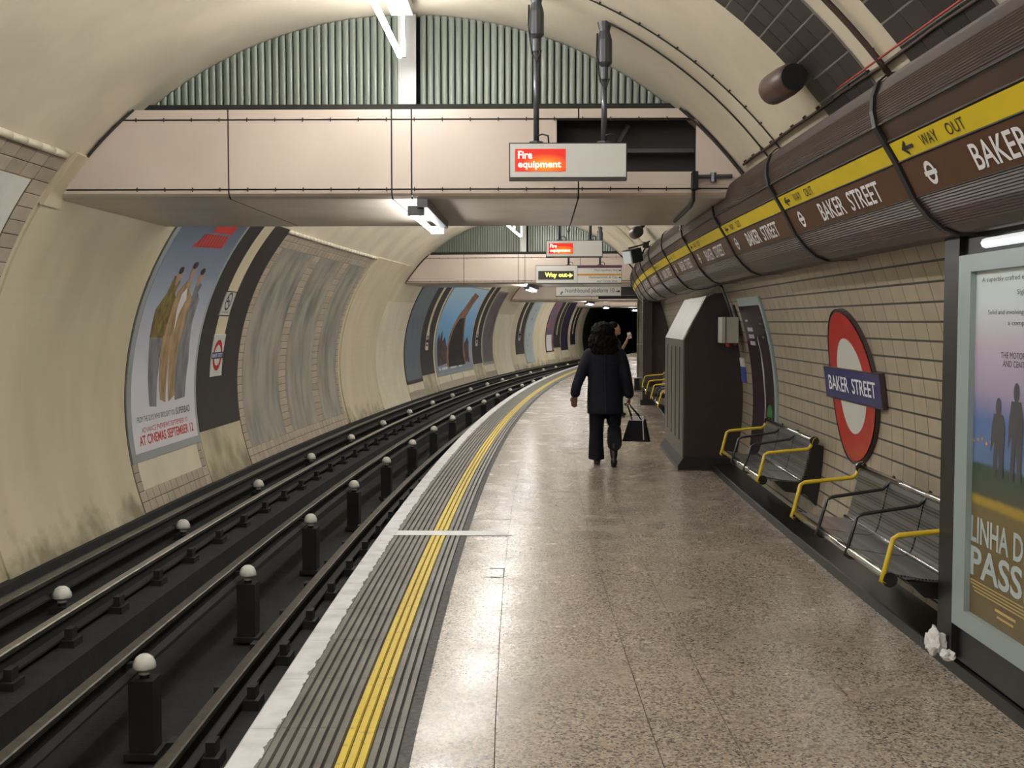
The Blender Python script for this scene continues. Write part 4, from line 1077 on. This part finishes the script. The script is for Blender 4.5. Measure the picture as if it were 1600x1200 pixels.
b = MB(); b.tube([P(S0, 2.549, 1.425), P(S0, 2.79, 1.90)], .010, 6); b.build('top_edge', 'chrome', root)

# grey call box, label and slot on the wall beside the cabinet
root = thing('call_box', P(11.1, 3.0, 1.38), 'grey metal box with a red button under it, fixed beside the cabinet', 'box')
b = MB(); b.tbox(10.95, 11.22, 2.90, 3.07, 1.40, 1.67); b.build('body', 'grey_box', root)
b = MB(); b.tbox(10.945, 11.225, 2.935, 2.942, 1.395, 1.675); b.build('lid_seam', 'joint_dark', root)
b = MB(); b.tube([P(11.08, 2.99, 1.40), P(11.08, 2.99, 1.36)], .03, 10); b.tube([P(11.08, 3.06, 1.40), P(11.08, 3.06, 1.37)], .02, 10); b.build('button', 'red_button', root)
b = MB(); b.tube([P(11.1, 3.03, 1.67), P(11.1, 2.98, 1.82), P(11.12, 2.92, 1.98), P(11.13, 2.90, 2.03)], .016, 8); b.build('conduit', 'pole_grey', root, smooth=True)
root = thing('wall_label', PA(1, 11.22, .15), 'small blue and white notice strip beside the dark side of the cabinet', 'notice')
b = MB(); b.patch(1, 11.12, 11.31, .20, .36, RT-.022, .02); b.build('blue_plate', 'blue_label', root)
b = MB(); b.patch(1, 11.12, 11.31, .365, .46, RT-.022, .02); b.build('white_plate', 'print_white', root)
b = MB(); b.patch(1, 10.98, 11.07, .70, 1.04, RT-.016, .012); tag(b.build('wall_slot', 'strap_black'), 'narrow dark strip on the tiles left of the narrow poster', 'strip')

# ------------------------------------------------------------------ poster case at the right edge
CN = 2.85
root = thing('poster_case', P(3.6, CN, .08), 'black standing poster case with a pale blue frame at the right edge', 'poster case')
b = MB(); b.tbox(4.70, 4.86, CN-.005, 3.15, .085, 2.03); b.build('side_post', 'strap_black', root)
b = MB(); b.tbox(2.3, 4.70, CN+.02, 3.15, .085, .25); b.build('base', 'plinth', root)
b = MB(); b.tbox(2.3, 4.70, CN+.02, 3.10, 1.915, 2.03); b.build('hood', 'strap_black', root)
b = MB(); b.tbox(2.3, 4.70, CN+.06, 3.12, .25, 1.92); b.build('back', 'strap_black', root)
fo, fi = .006, .05
b = MB(); b.tbox(4.575, 4.70, CN-.006, CN+.03, .25, 1.915); b.build('frame_side', 'frame_pale', root)
b = MB(); b.tbox(2.5, 4.575, CN-.006, CN+.03, .25, .335); b.build('frame_bottom', 'frame_pale', root)
b = MB(); b.tbox(2.5, 4.575, CN-.006, CN+.03, 1.84, 1.915); b.build('frame_top', 'frame_pale', root)
b = MB(); b.tbox(2.5, 4.575, CN+.02, CN+.034, .335, 1.84); case_root = root; sheet_ = b.build('sheet', 'poster_dusk', root)
b = MB(); b.tube([P(4.46, CN+.005, 1.955), P(2.6, CN+.005, 1.955)], .022, 8); b.build('lamp_strip', 'strip_glow', root)
mp = lambda off: (lambda x, y: P(4.655-x/K, CN+.0195-off, y))
text('lettering', 'LINHA DE', mp(0), .090, .655, .59, .115, 'pale_print', sheet_, .02)
text('lettering', 'PASSE', mp(0), .090, .505, .65, .132, 'pale_print', sheet_, .02)
for (tx, x, y, w_) in (('A superbly crafted ensemble drama', .15, 1.785, .72), ('Sight & Sound', .50, 1.725, .3), ('Solid and involving... a compelling', .22, 1.645, .62), ('a complex portrait', .42, 1.60, .40), ('THE MOTORCYCLE DIARIES', .36, 1.47, .5), ('AND CENTRAL STATION', .38, 1.435, .45)):
    text('lettering', tx, mp(0), x, y, w_, .026, 'print_charcoal', sheet_)
def person_print(x, y, h, m):
    decal('figure', [[(x-.05, y), (x-.035, y+h*.45), (x-.075, y+h*.30), (x-.065, y+h*.62), (x-.045, y+h*.80), (x+.045, y+h*.80), (x+.07, y+h*.6), (x+.06, y+h*.35), (x+.055, y), (x+.02, y), (x+.005, y+h*.4), (x-.015, y)]], mp(.0006), m, sheet_, dy=0)
    decal('figure_head', [circle(x, y+h*.885, .027, .042, 14)], mp(.0006), m, sheet_, dy=0)
person_print(.35, .97, .33, 'print_charcoal'); person_print(.52, .97, .41, 'print_charcoal'); person_print(.72, .97, .38, 'print_charcoal')
decal('city_lights', [circle(.10+.045*k, 1.10+.008*(k % 3), .010, .008, 8) for k in range(7)], mp(.0004), 'orange_line', sheet_, dy=0)
decal('credits', [rect(.08+.02*k, .482-.014*k, .55, .006) for k in range(4)]+[rect(.36, .405, .20, .012), rect(.38, .38, .16, .010)], mp(.0004), 'tissue_stain', sheet_, dy=0)

# ------------------------------------------------------------------ benches
def bench_parts(root, L, seats=3):
    """local: x = towards the wall, y = along, z up; front rail at x = 0"""
    w = L/seats
    sp = [(.0, .40), (-.012, .42), (.0, .435), (.03, .432), (.18, .405), (.29, .395), (.315, .40), (.335, .44), (.365, .56), (.385, .66), (.40, .71), (.415, .72)]
    for k in range(seats):
        y0, y1 = -L/2+w*k+.008, -L/2+w*(k+1)-.008
        for nm, pts in (('seat_panel', sp[3:7]), ('back_panel', sp[6:11])):
            b = MB(); t = .012; V = []
            for y in (y0, y1):
                for p in pts: V.append((p[0], y, p[1]))
                for p in pts: V.append((p[0]+(t if nm == 'back_panel' else 0), y, p[1]-(0 if nm == 'back_panel' else t)))
            n = len(pts); F = []
            for i in range(n-1): F += [(i, i+1, 2*n+i+1, 2*n+i), (n+i, 3*n+i, 3*n+i+1, n+i+1), (i, n+i, n+i+1, i+1), (2*n+i, 2*n+i+1, 3*n+i+1, 3*n+i)]
            F += [(0, 2*n, 3*n, n), (n-1, 2*n-1, 4*n-1, 3*n-1)]
            b.add(V, F); b.build(nm, 'perforated', root, local=True)
    b = MB(); b.tube([(.008, -L/2, .42), (.008, L/2, .42)], .022, 10); b.build('front_rail', 'chrome', root, smooth=True, local=True)
    b = MB(); b.tube([(.412, -L/2, .712), (.412, L/2, .712)], .018, 10); b.build('top_rail', 'chrome', root, smooth=True, local=True)
    b = MB(); b.tube([(.312, -L/2, .405), (.312, L/2, .405)], .010, 8); b.build('crease_rail', 'chrome', root, smooth=True, local=True)
    for k in range(seats+1):
        y = -L/2+w*k; end = k in (0, seats); m = 'yellow_tube' if end else 'black_tube'; r = .013 if end else .010
        if k == 0: y -= .012
        if k == seats: y += .012
        pts = [(.425, y, .735), (.405, y, .725), (.385, y, .665), (.36, y, .645), (.06, y, .615), (.035, y, .600), (-.005, y, .44), (-.018, y, .40), (0, y, .39)] if end else [(.425, y, .735), (.40, y, .70), (.36, y, .66), (.07, y, .615), (.04, y, .60), (-.005, y, .44), (-.02, y, .40), (.0, y, .385), (.2, y, .375)]
        b = MB(); b.tube(pts, r, 8); b.build('armrest', m, root, smooth=True, local=True)
    for y in (-L/2-.012, L/2+.012):
        for cx_, cz_ in ((.02, .405), (.412, .708)):
            b = MB(); b.tube([(cx_, y-.012, cz_), (cx_, y+.012, cz_)], .036, 14); b.build('end_cap', 'black_tube', root, local=True)
    for y in (-L/2+.05, 0, L/2-.05):
        b = MB(); V = []
        for yy in (y-.025, y+.025): V += [(.12, yy, .385), (.32, yy, .385), (.41, yy, .69), (.50, yy, .66), (.50, yy, .22), (.44, yy, .20), (.36, yy, .29), (.2, yy, .31)]
        b.add(V, [tuple(range(8)), tuple(range(15, 7, -1))]+[(i, (i+1) % 8, 8+(i+1) % 8, 8+i) for i in range(8)]); b.build('bracket', 'black_tube', root, local=True)
def perforated():
    m = bpy.data.materials.new('perforated'); m.use_nodes = True; nt = m.node_tree; N = nt.nodes; L = nt.links; b = N['Principled BSDF']
    tc = N.new('ShaderNodeTexCoord'); vo = N.new('ShaderNodeTexVoronoi'); vo.inputs['Scale'].default_value = 60; vo.inputs['Randomness'].default_value = 0
    L.new(tc.outputs['Object'], vo.inputs['Vector']); rp = N.new('ShaderNodeValToRGB'); rp.color_ramp.elements[0].position = .36; rp.color_ramp.elements[1].position = .46
    rp.color_ramp.elements[0].color = (.012, .012, .012, 1); rp.color_ramp.elements[1].color = (.15, .15, .15, 1)
    L.new(vo.outputs['Distance'], rp.inputs[0]); L.new(rp.outputs[0], b.inputs['Base Color']); b.inputs['Roughness'].default_value = .35; b.inputs['Metallic'].default_value = .5
    MATS['perforated'] = m
perforated()
def bench(s, n, L, label):
    root = thing('platform_bench', frame(s, n, 0), label, 'bench', 'wall mounted platform benches'); return root
b1 = bench(5.69, 2.600, 1.76, 'nearest perforated metal bench with yellow end arms beside the poster case'); bench_parts(b1, 1.76)
for s, n, lab in ((8.82, 2.705, 'perforated metal bench with yellow end arms between roundel and cabinet'), (15.9, 2.62, 'yellow armed bench half hidden just behind the steel cabinet'), (18.7, 2.60, 'farthest yellow armed bench against the dark brown screen')):
    c = copy_tree(b1); c.matrix_basis = frame(s, n, 0); c['label'] = lab

# crumpled tissues on the skirting
def crumple(name, c, r, m, seed, label):
    bm = bmesh.new(); bmesh.ops.create_icosphere(bm, subdivisions=3, radius=1)
    for v in bm.verts:
        d = noise.noise(v.co*1.7+Vector((seed, 0, 0)))*.55+noise.noise(v.co*4+Vector((0, seed, 0)))*.25
        v.co = Vector((v.co.x*r[0], v.co.y*r[1], v.co.z*r[2]))*(1+d)
    zmin = min(v.co.z for v in bm.verts); b = MB(); bm.verts.index_update()
    b.add([Vector(c)+v.co-Vector((0, 0, zmin)) for v in bm.verts], [tuple(x.index for x in f.verts) for f in bm.faces]); bm.free()
    o = b.build(name, m); tag(o, label, 'tissue', 'crumpled tissues by the poster case'); return o
crumple('crumpled_tissue', P(4.765, 2.80, .075), (.042, .045, .062), 'tissue', 1.3, 'upright crumpled white tissue at the foot of the poster case post')
crumple('crumpled_tissue', P(4.69, 2.825, .075), (.03, .04, .022), 'tissue', 5.1, 'small flat crumpled white tissue on the skirting below the pale frame')

# ------------------------------------------------------------------ far right: dark screen, frame, bin, sign
root = thing('portal_screen', P(22.5, 2.9, 0), 'dark brown panelled screen at the passage beyond the benches', 'screen', kind='structure')
b = MB(); b.tbox(20.6, 24.2, 2.72, 3.3, 0, 2.1); b.build('panel', 'door_dark', root)
b = MB(); b.tbox(20.4, 20.75, 2.62, 2.80, 0, 2.06); b.build('pilaster', 'kiosk_brown', root)
b = MB(); b.tbox(20.35, 20.8, 2.58, 2.84, 0, .10); b.build('foot', 'plinth', root)
root = thing('steel_frame_post', P(25.2, 2.62, 0), 'tall pale ladder-like steel frame standing before the dark tunnel', 'frame')
for n in (2.57, 2.68):
    b = MB(); b.tbox(25.1, 25.2, n-.014, n+.014, 0, 2.1); b.build('upright', 'post_grey', root)
b = MB(); b.tbox(25.15, 25.18, 2.58, 2.67, 0, 2.1); b.build('infill', 'cream_dirty', root)
for v in (1.85, 1.08, .28):
    b = MB(); b.tbox(25.08, 25.12, 2.56, 2.69, v, v+.022); b.build('rung', 'white_metal', root)
b = MB(); b.tbox(24.9, 25.0, 2.50, 2.62, 0, .28); tag(b.build('floor_box', 'iron'), 'small dark box at the foot of the steel frame', 'box')
root = thing('floor_sign', P(24, 2.28, 0), 'pale green folding floor sign with a yellow patch beyond the walking woman', 'floor sign')
for k, dy in enumerate((-.14, .14)):
    M = frame(24, 2.26, 0)
    b = MB(); V = [M @ Vector(p) for p in ((-.14, dy, 0), (.14, dy, 0), (.10, dy*.1, .62), (-.10, dy*.1, .62), (-.14, dy+.015, 0), (.14, dy+.015, 0), (.10, dy*.1+.015, .62), (-.10, dy*.1+.015, .62))]
    b.add(V, [(0, 1, 2, 3), (4, 7, 6, 5), (0, 4, 5, 1), (1, 5, 6, 2), (2, 6, 7, 3), (3, 7, 4, 0)]); b.build('board', 'aframe', root)
b = MB(); b.box((.10, -.10, .30), (.10, .02, .12), frame(24, 2.26, 0)); b.build('warning_patch', 'yellow_tube', root)

# ------------------------------------------------------------------ people
def remesh_obj(b, name, m, parent, vox, smooth_it=4):
    me = b.mesh('tmp', m); o = bpy.data.objects.new('tmp', me); COL.objects.link(o)
    md = o.modifiers.new('r', 'REMESH'); md.mode = 'VOXEL'; md.voxel_size = vox; md.use_smooth_shade = True
    sm = o.modifiers.new('s', 'SMOOTH'); sm.iterations = smooth_it; sm.factor = .5
    dg = bpy.context.evaluated_depsgraph_get(); out = bpy.data.meshes.new_from_object(o.evaluated_get(dg)); out.name = name
    out.materials.clear(); out.materials.append(MATS[m]); bpy.data.objects.remove(o)
    out.polygons.foreach_set('use_smooth', [True]*len(out.polygons))
    ob = bpy.data.objects.new(name, out); COL.objects.link(ob); ob.parent = parent; return ob
def limb(b, pts, rad, seg=14):
    b.tube(pts, rad, seg)
    for p, r in zip(pts, rad): b.ellip(p, (r, r, r), seg=12, rings=8)
def hand(b, wrist, dirv, palmn, side, curl=.5):
    """palm plus five fingers; dirv points along the hand, palmn out of the palm"""
    d = Vector(dirv).normalized(); pn = Vector(palmn).normalized(); w = d.cross(pn).normalized()*side
    W = Vector(wrist)
    limb(b, [W, W+d*.03], [.021, .023])
    for k in range(4):
        o = (k-1.5)*.019; limb(b, [W+d*.02+w*o*.7, W+d*.075+w*o], [.014, .0125], 10)
        ln = (.032, .037, .034, .026)[k]; p = W+d*.08+w*o
        q1 = p+(d*cos(curl*.6)+pn*sin(curl*.6))*ln; q2 = q1+(d*cos(curl*1.6)+pn*sin(curl*1.6))*ln*.75; q3 = q2+(d*cos(curl*2.6)+pn*sin(curl*2.6))*ln*.55
        limb(b, [p, q1, q2, q3], [.0105, .0098, .009, .008], 10)
    t0 = W+d*.03-w*.022; t1 = t0+(d*.6-w*.6+pn*.35).normalized()*.034; t2 = t1+(d*.9-w*.15+pn*.45).normalized()*.028
    limb(b, [t0, t1, t2], [.014, .0115, .0095], 10)

# the walking woman, seen from behind
woman = thing('person', frame(11.9, 1.72, 0), 'person with dark curly hair walking away in a dark coat, holding a black bag', 'person')
LH = Vector((-.335, -.06, .80)); RH = Vector((.285, .02, .79))
b = MB()
b.ellip((-.02, .02, 1.49), (.075, .095, .115), seg=20, rings=14)
b.ellip((-.02, .09, 1.45), (.05, .045, .06)); b.ellip((-.02, .118, 1.475), (.012, .018, .022)); b.ellip((-.02, .105, 1.44), (.022, .014, .012))
for sx in (-1, 1):
    b.ellip((-.02+sx*.076, .01, 1.475), (.012, .022, .03)); b.ellip((-.02+sx*.03, .104, 1.50), (.014, .010, .010))
limb(b, [(-.02, .0, 1.30), (-.02, .01, 1.42)], [.055, .052])
b.loft([((0, 0, .80), .15, .10), ((0, 0, .95), .13, .095), ((0, 0, 1.1), .14, .10), ((0, 0, 1.25), .165, .10), ((-.01, 0, 1.31), .12, .08), ((-.02, 0, 1.34), .05, .05)])
limb(b, [(-.165, 0, 1.25), (-.265, -.05, 1.02), LH], [.045, .036, .024]); limb(b, [(.165, 0, 1.25), (.235, -.03, 1.0), RH], [.045, .036, .024])
limb(b, [(-.08, 0, .80), (-.085, .03, .45), (-.075, -.02, .09)], [.075, .052, .036]); limb(b, [(.09, 0, .80), (.115, .06, .46), (.10, -.22, .27)], [.075, .052, .036])
hand(b, LH+Vector((0, 0, -.01)), (-.12, .05, -1), (.3, .9, 0), 1, .45)
hand(b, RH+Vector((0, 0, -.01)), (.05, .03, -1), (-1, .1, 0), 1, .95)
limb(b, [(-.075, -.03, .06), (-.08, .12, .035)], [.036, .03]); limb(b, [(.10, -.23, .25), (.095, -.29, .07)], [.036, .028])
remesh_obj(b, 'body', 'skin', woman, .0065, 2)
# coat with sleeves, seams and back vent
b = MB()
b.loft([((.015, -.01, .575), .208, .15), ((.01, -.01, .62), .207, .148), ((.01, 0, .80), .205, .142), ((.0, 0, .95), .188, .128), ((.0, 0, 1.08), .19, .128), ((.005, 0, 1.2), .215, .13), ((.005, .0, 1.275), .205, .115), ((-.01, .0, 1.325), .135, .085), ((-.02, .0, 1.365), .075, .07)], 28)
limb(b, [(-.165, 0, 1.245), (-.225, -.02, 1.13), (-.275, -.05, 1.0), (-.315, -.065, .90), (-.332, -.06, .815)], [.078, .070, .064, .058, .060])
limb(b, [(.170, 0, 1.245), (.215, -.01, 1.13), (.245, -.03, 1.0), (.270, -.01, .90), (.284, .01, .80)], [.078, .070, .064, .058, .058])
coat = remesh_obj(b, 'coat', 'coat', woman, .012, 5)
b = MB(); b.tube([(.012, -.158, .60), (.011, -.152, .75), (.005, -.136, .93), (.003, -.135, 1.08), (.004, -.136, 1.2), (0, -.12, 1.28)], .004, 6); b.build('back_seam', 'letter_black', coat, local=True)
b = MB(); b.loft([((-.03, -.02, 1.30), .10, .085), ((-.025, -.01, 1.345), .088, .08), ((-.02, 0, 1.375), .075, .072)], 20); b.build('collar', 'coat', coat, smooth=True, local=True)
# trousers: left leg planted and flared, right leg swinging back
b = MB()
b.loft([((.01, 0, .60), .16, .12), ((.01, 0, .85), .165, .125)], 20)
b.loft([((-.075, .0, .72), .10, .11), ((-.085, .02, .5), .088, .095), ((-.088, .02, .36), .082, .09), ((-.09, .0, .2), .086, .10), ((-.088, -.01, .085), .092, .12), ((-.088, -.01, .055), .093, .125)], 20)
X = Vector((1, 0, 0))
b.loft([((.095, .0, .72), .10, .11), ((.11, .04, .55), .09, .10), ((.115, .05, .46), .082, .09), ((.115, -.02, .40), X*.08, Vector((0, .05, .075))), ((.112, -.14, .335), X*.082, Vector((0, .045, .085))), ((.108, -.24, .275), X*.086, Vector((0, .05, .09))), ((.107, -.27, .255), X*.084, Vector((0, .05, .09)))], 20)
remesh_obj(b, 'trousers', 'trousers', woman, .011, 4)
# shoes
b = MB(); b.ellip((-.075, -.03, .055), (.04, .05, .05)); b.ellip((-.078, .07, .04), (.043, .11, .038)); b.box((-.075, -.06, .02), (.05, .05, .04)); b.box((-.078, .05, .008), (.07, .2, .016)); s_ = remesh_obj(b, 'shoe', 'shoe', woman, .008, 3)
b = MB(); R_ = Matrix.Rotation(1.25, 3, 'X')
def rp_(p): return Vector((.098, -.285, .135))+R_ @ Vector(p)
b.ellip(rp_((0, -.09, .02)), (.040, .05, .05), rot=R_); b.ellip(rp_((0, .04, .0)), (.046, .115, .035), rot=R_); b.ellip(rp_((0, .07, -.01)), (.046, .07, .03), rot=R_)
remesh_obj(b, 'shoe', 'shoe', woman, .008, 3)
b = MB()
V = []
for dz in (-.034, -.046):
    for x, y in ((-.03, -.13), (.03, -.13), (.032, -.03), (.045, .06), (.03, .14), (-.02, .145), (-.042, .07), (-.03, -.03)): V.append(rp_((x, y, dz)))
b.add(V, [tuple(range(8)), tuple(range(15, 7, -1))]+[(i, (i+1) % 8, 8+(i+1) % 8, 8+i) for i in range(8)]); b.build('sole', 'sole', woman, local=True)
# hair: big curly mass over the shoulders
b = MB(); random.seed(3)
b.ellip((-.02, -.01, 1.50), (.135, .125, .125), seg=20, rings=12); b.ellip((-.02, -.04, 1.38), (.165, .10, .12), seg=20, rings=12); b.ellip((.0, -.06, 1.29), (.15, .07, .07), seg=16, rings=10)
for k in range(520):
    cc, rr_ = random.choice((((-.02, -.01, 1.50), (.130, .120, .120)), ((-.02, -.04, 1.385), (.165, .105, .120)), ((-.02, -.04, 1.385), (.165, .105, .120)), ((.0, -.06, 1.30), (.15, .07, .07))))
    d = Vector((random.gauss(0, 1), random.gauss(0, 1), random.gauss(0, 1))).normalized()
    if d.y > .35: continue
    c = Vector(cc)+Vector((d.x*rr_[0], d.y*rr_[1], d.z*rr_[2])); r = random.uniform(.010, .020); b.ellip(c, (r, r, r*1.3), seg=8, rings=6)
remesh_obj(b, 'hair', 'hair', woman, .008, 3)

# handbag in her right hand
root = thing('handbag', frame(11.9, 1.72, 0), 'black trapezoid handbag with a white stripe hanging from the walking person\'s hand', 'bag')
Mb = Matrix.Translation((.355, .02, 0)) @ Matrix.Rotation(.06, 4, 'Y') @ Matrix.Rotation(-.35, 4, 'Z')
b = MB(); V = []
for y in (-.05, .05):
    k = .62
    V += [(-.155, y, .245), (.150, y, .265), (.085, y*k, .515), (-.095, y*k, .505)]
b.add([Mb @ Vector(p) for p in V], [(0, 1, 2, 3), (7, 6, 5, 4), (0, 4, 5, 1), (1, 5, 6, 2), (2, 6, 7, 3), (3, 7, 4, 0)]); b.build('body', 'bag_black', root, local=True)
b = MB(); b.add([Mb @ Vector(p) for p in ((-.098, -.033, .49), (.082, -.033, .50), (.075, -.03, .555), (-.080, -.03, .54), (-.098, .0, .49), (.082, .0, .50), (.075, .0, .555), (-.08, .0, .54))], [(0, 1, 2, 3), (7, 6, 5, 4), (3, 2, 6, 7), (0, 3, 7, 4), (1, 5, 6, 2)]); b.build('lining', 'bag_white', root, local=True)
b = MB(); b.add([Mb @ Vector(p) for p in ((.062, -.038, .50), (.074, -.038, .50), (.105, -.055, .285), (.093, -.055, .285))], [(0, 1, 2, 3)]); b.build('stripe', 'bag_white', root, local=True)
hc = Vector((.285, .02, .70))
for y in (-.03, .03):
    b = MB(); b.tube([Mb @ Vector((-.06, y, .50)), Vector((.268, .02+y*.3, .66)), hc, Vector((.302, .02+y*.3, .66)), Mb @ Vector((.05, y, .51))], .008, 6); b.build('handle', 'bag_black', root, smooth=True, local=True)

# the other traveller beyond her, facing the platform wall and holding something up
man = thing('person', frame(18.0, 2.04, 0, -1.35), 'person in a dark top standing side-on beyond the walking one, hand raised', 'person')
b = MB()
b.ellip((0, .01, 1.50), (.072, .092, .112), seg=20, rings=14); b.ellip((0, .10, 1.49), (.011, .020, .02)); b.ellip((0, .075, 1.44), (.045, .04, .045)); b.ellip((0, .098, 1.45), (.02, .012, .01))
for sx in (-1, 1): b.ellip((sx*.072, 0, 1.49), (.012, .022, .03)); b.ellip((sx*.028, .09, 1.515), (.013, .008, .009))
limb(b, [(0, -.01, 1.30), (0, 0, 1.42)], [.058, .054])
b.loft([((0, 0, .84), .15, .105), ((0, 0, 1.0), .145, .10), ((0, 0, 1.2), .18, .11), ((0, 0, 1.30), .15, .09), ((0, 0, 1.34), .06, .055)])
limb(b, [(-.18, 0, 1.26), (-.21, .0, 1.0), (-.20, .17, 1.10), (-.15, .26, 1.28)], [.048, .04, .034, .024]); limb(b, [(.18, 0, 1.26), (.215, -.02, 1.0), (.21, .05, .78)], [.048, .04, .025])
hand(b, (-.15, .265, 1.29), (.2, .2, 1), (.4, 1, 0), 1, .8); hand(b, (.21, .05, .77), (0, .1, -1), (-1, 0, 0), -1, .5)
limb(b, [(-.09, 0, .84), (-.10, .02, .46), (-.10, -.02, .08)], [.08, .055, .038]); limb(b, [(.09, 0, .84), (.10, .02, .46), (.10, -.02, .08)], [.08, .055, .038])
for sx in (-1, 1): limb(b, [(sx*.10, -.03, .05), (sx*.105, .13, .035)], [.038, .032])
remesh_obj(b, 'body', 'skin_light', man, .0075, 2)
b = MB(); b.loft([((0, 0, .80), .175, .125), ((0, 0, 1.0), .168, .118), ((0, 0, 1.2), .205, .128), ((0, 0, 1.29), .18, .108), ((0, 0, 1.345), .078, .07)], 24)
limb(b, [(-.18, 0, 1.255), (-.21, 0, 1.08)], [.07, .062]); limb(b, [(.18, 0, 1.255), (.21, -.01, 1.08)], [.07, .062]); remesh_obj(b, 'shirt', 'shirt_dark', man, .012, 4)
b = MB(); b.loft([((0, 0, .70), .17, .125), ((0, 0, .88), .165, .12)], 20)
for sx in (-1, 1): b.loft([((sx*.09, 0, .75), .095, .11), ((sx*.10, .02, .46), .075, .085), ((sx*.10, -.01, .06), .07, .085)], 18)
remesh_obj(b, 'trousers', 'trousers', man, .012, 3)
for sx in (-1, 1):
    b = MB(); b.ellip((sx*.10, -.03, .05), (.045, .055, .05)); b.ellip((sx*.105, .08, .04), (.046, .12, .04)); b.box((sx*.105, .05, .008), (.08, .24, .016)); remesh_obj(b, 'shoe', 'shoe', man, .01, 2)
b = MB(); b.ellip((0, -.02, 1.545), (.083, .095, .085), seg=20, rings=12); b.ellip((0, -.06, 1.49), (.07, .05, .07)); remesh_obj(b, 'hair', 'hair', man, .01, 2)
b = MB(); b.box((0, 0, 0), (.012, .065, .11), frame(18.0, 2.04, 0, -1.35) @ Matrix.Translation((-.115, .30, 1.385)) @ Matrix.Rotation(.25, 4, 'X')); tag(b.build('phone', 'print_white'), 'small pale phone held up by the side-on person', 'phone')
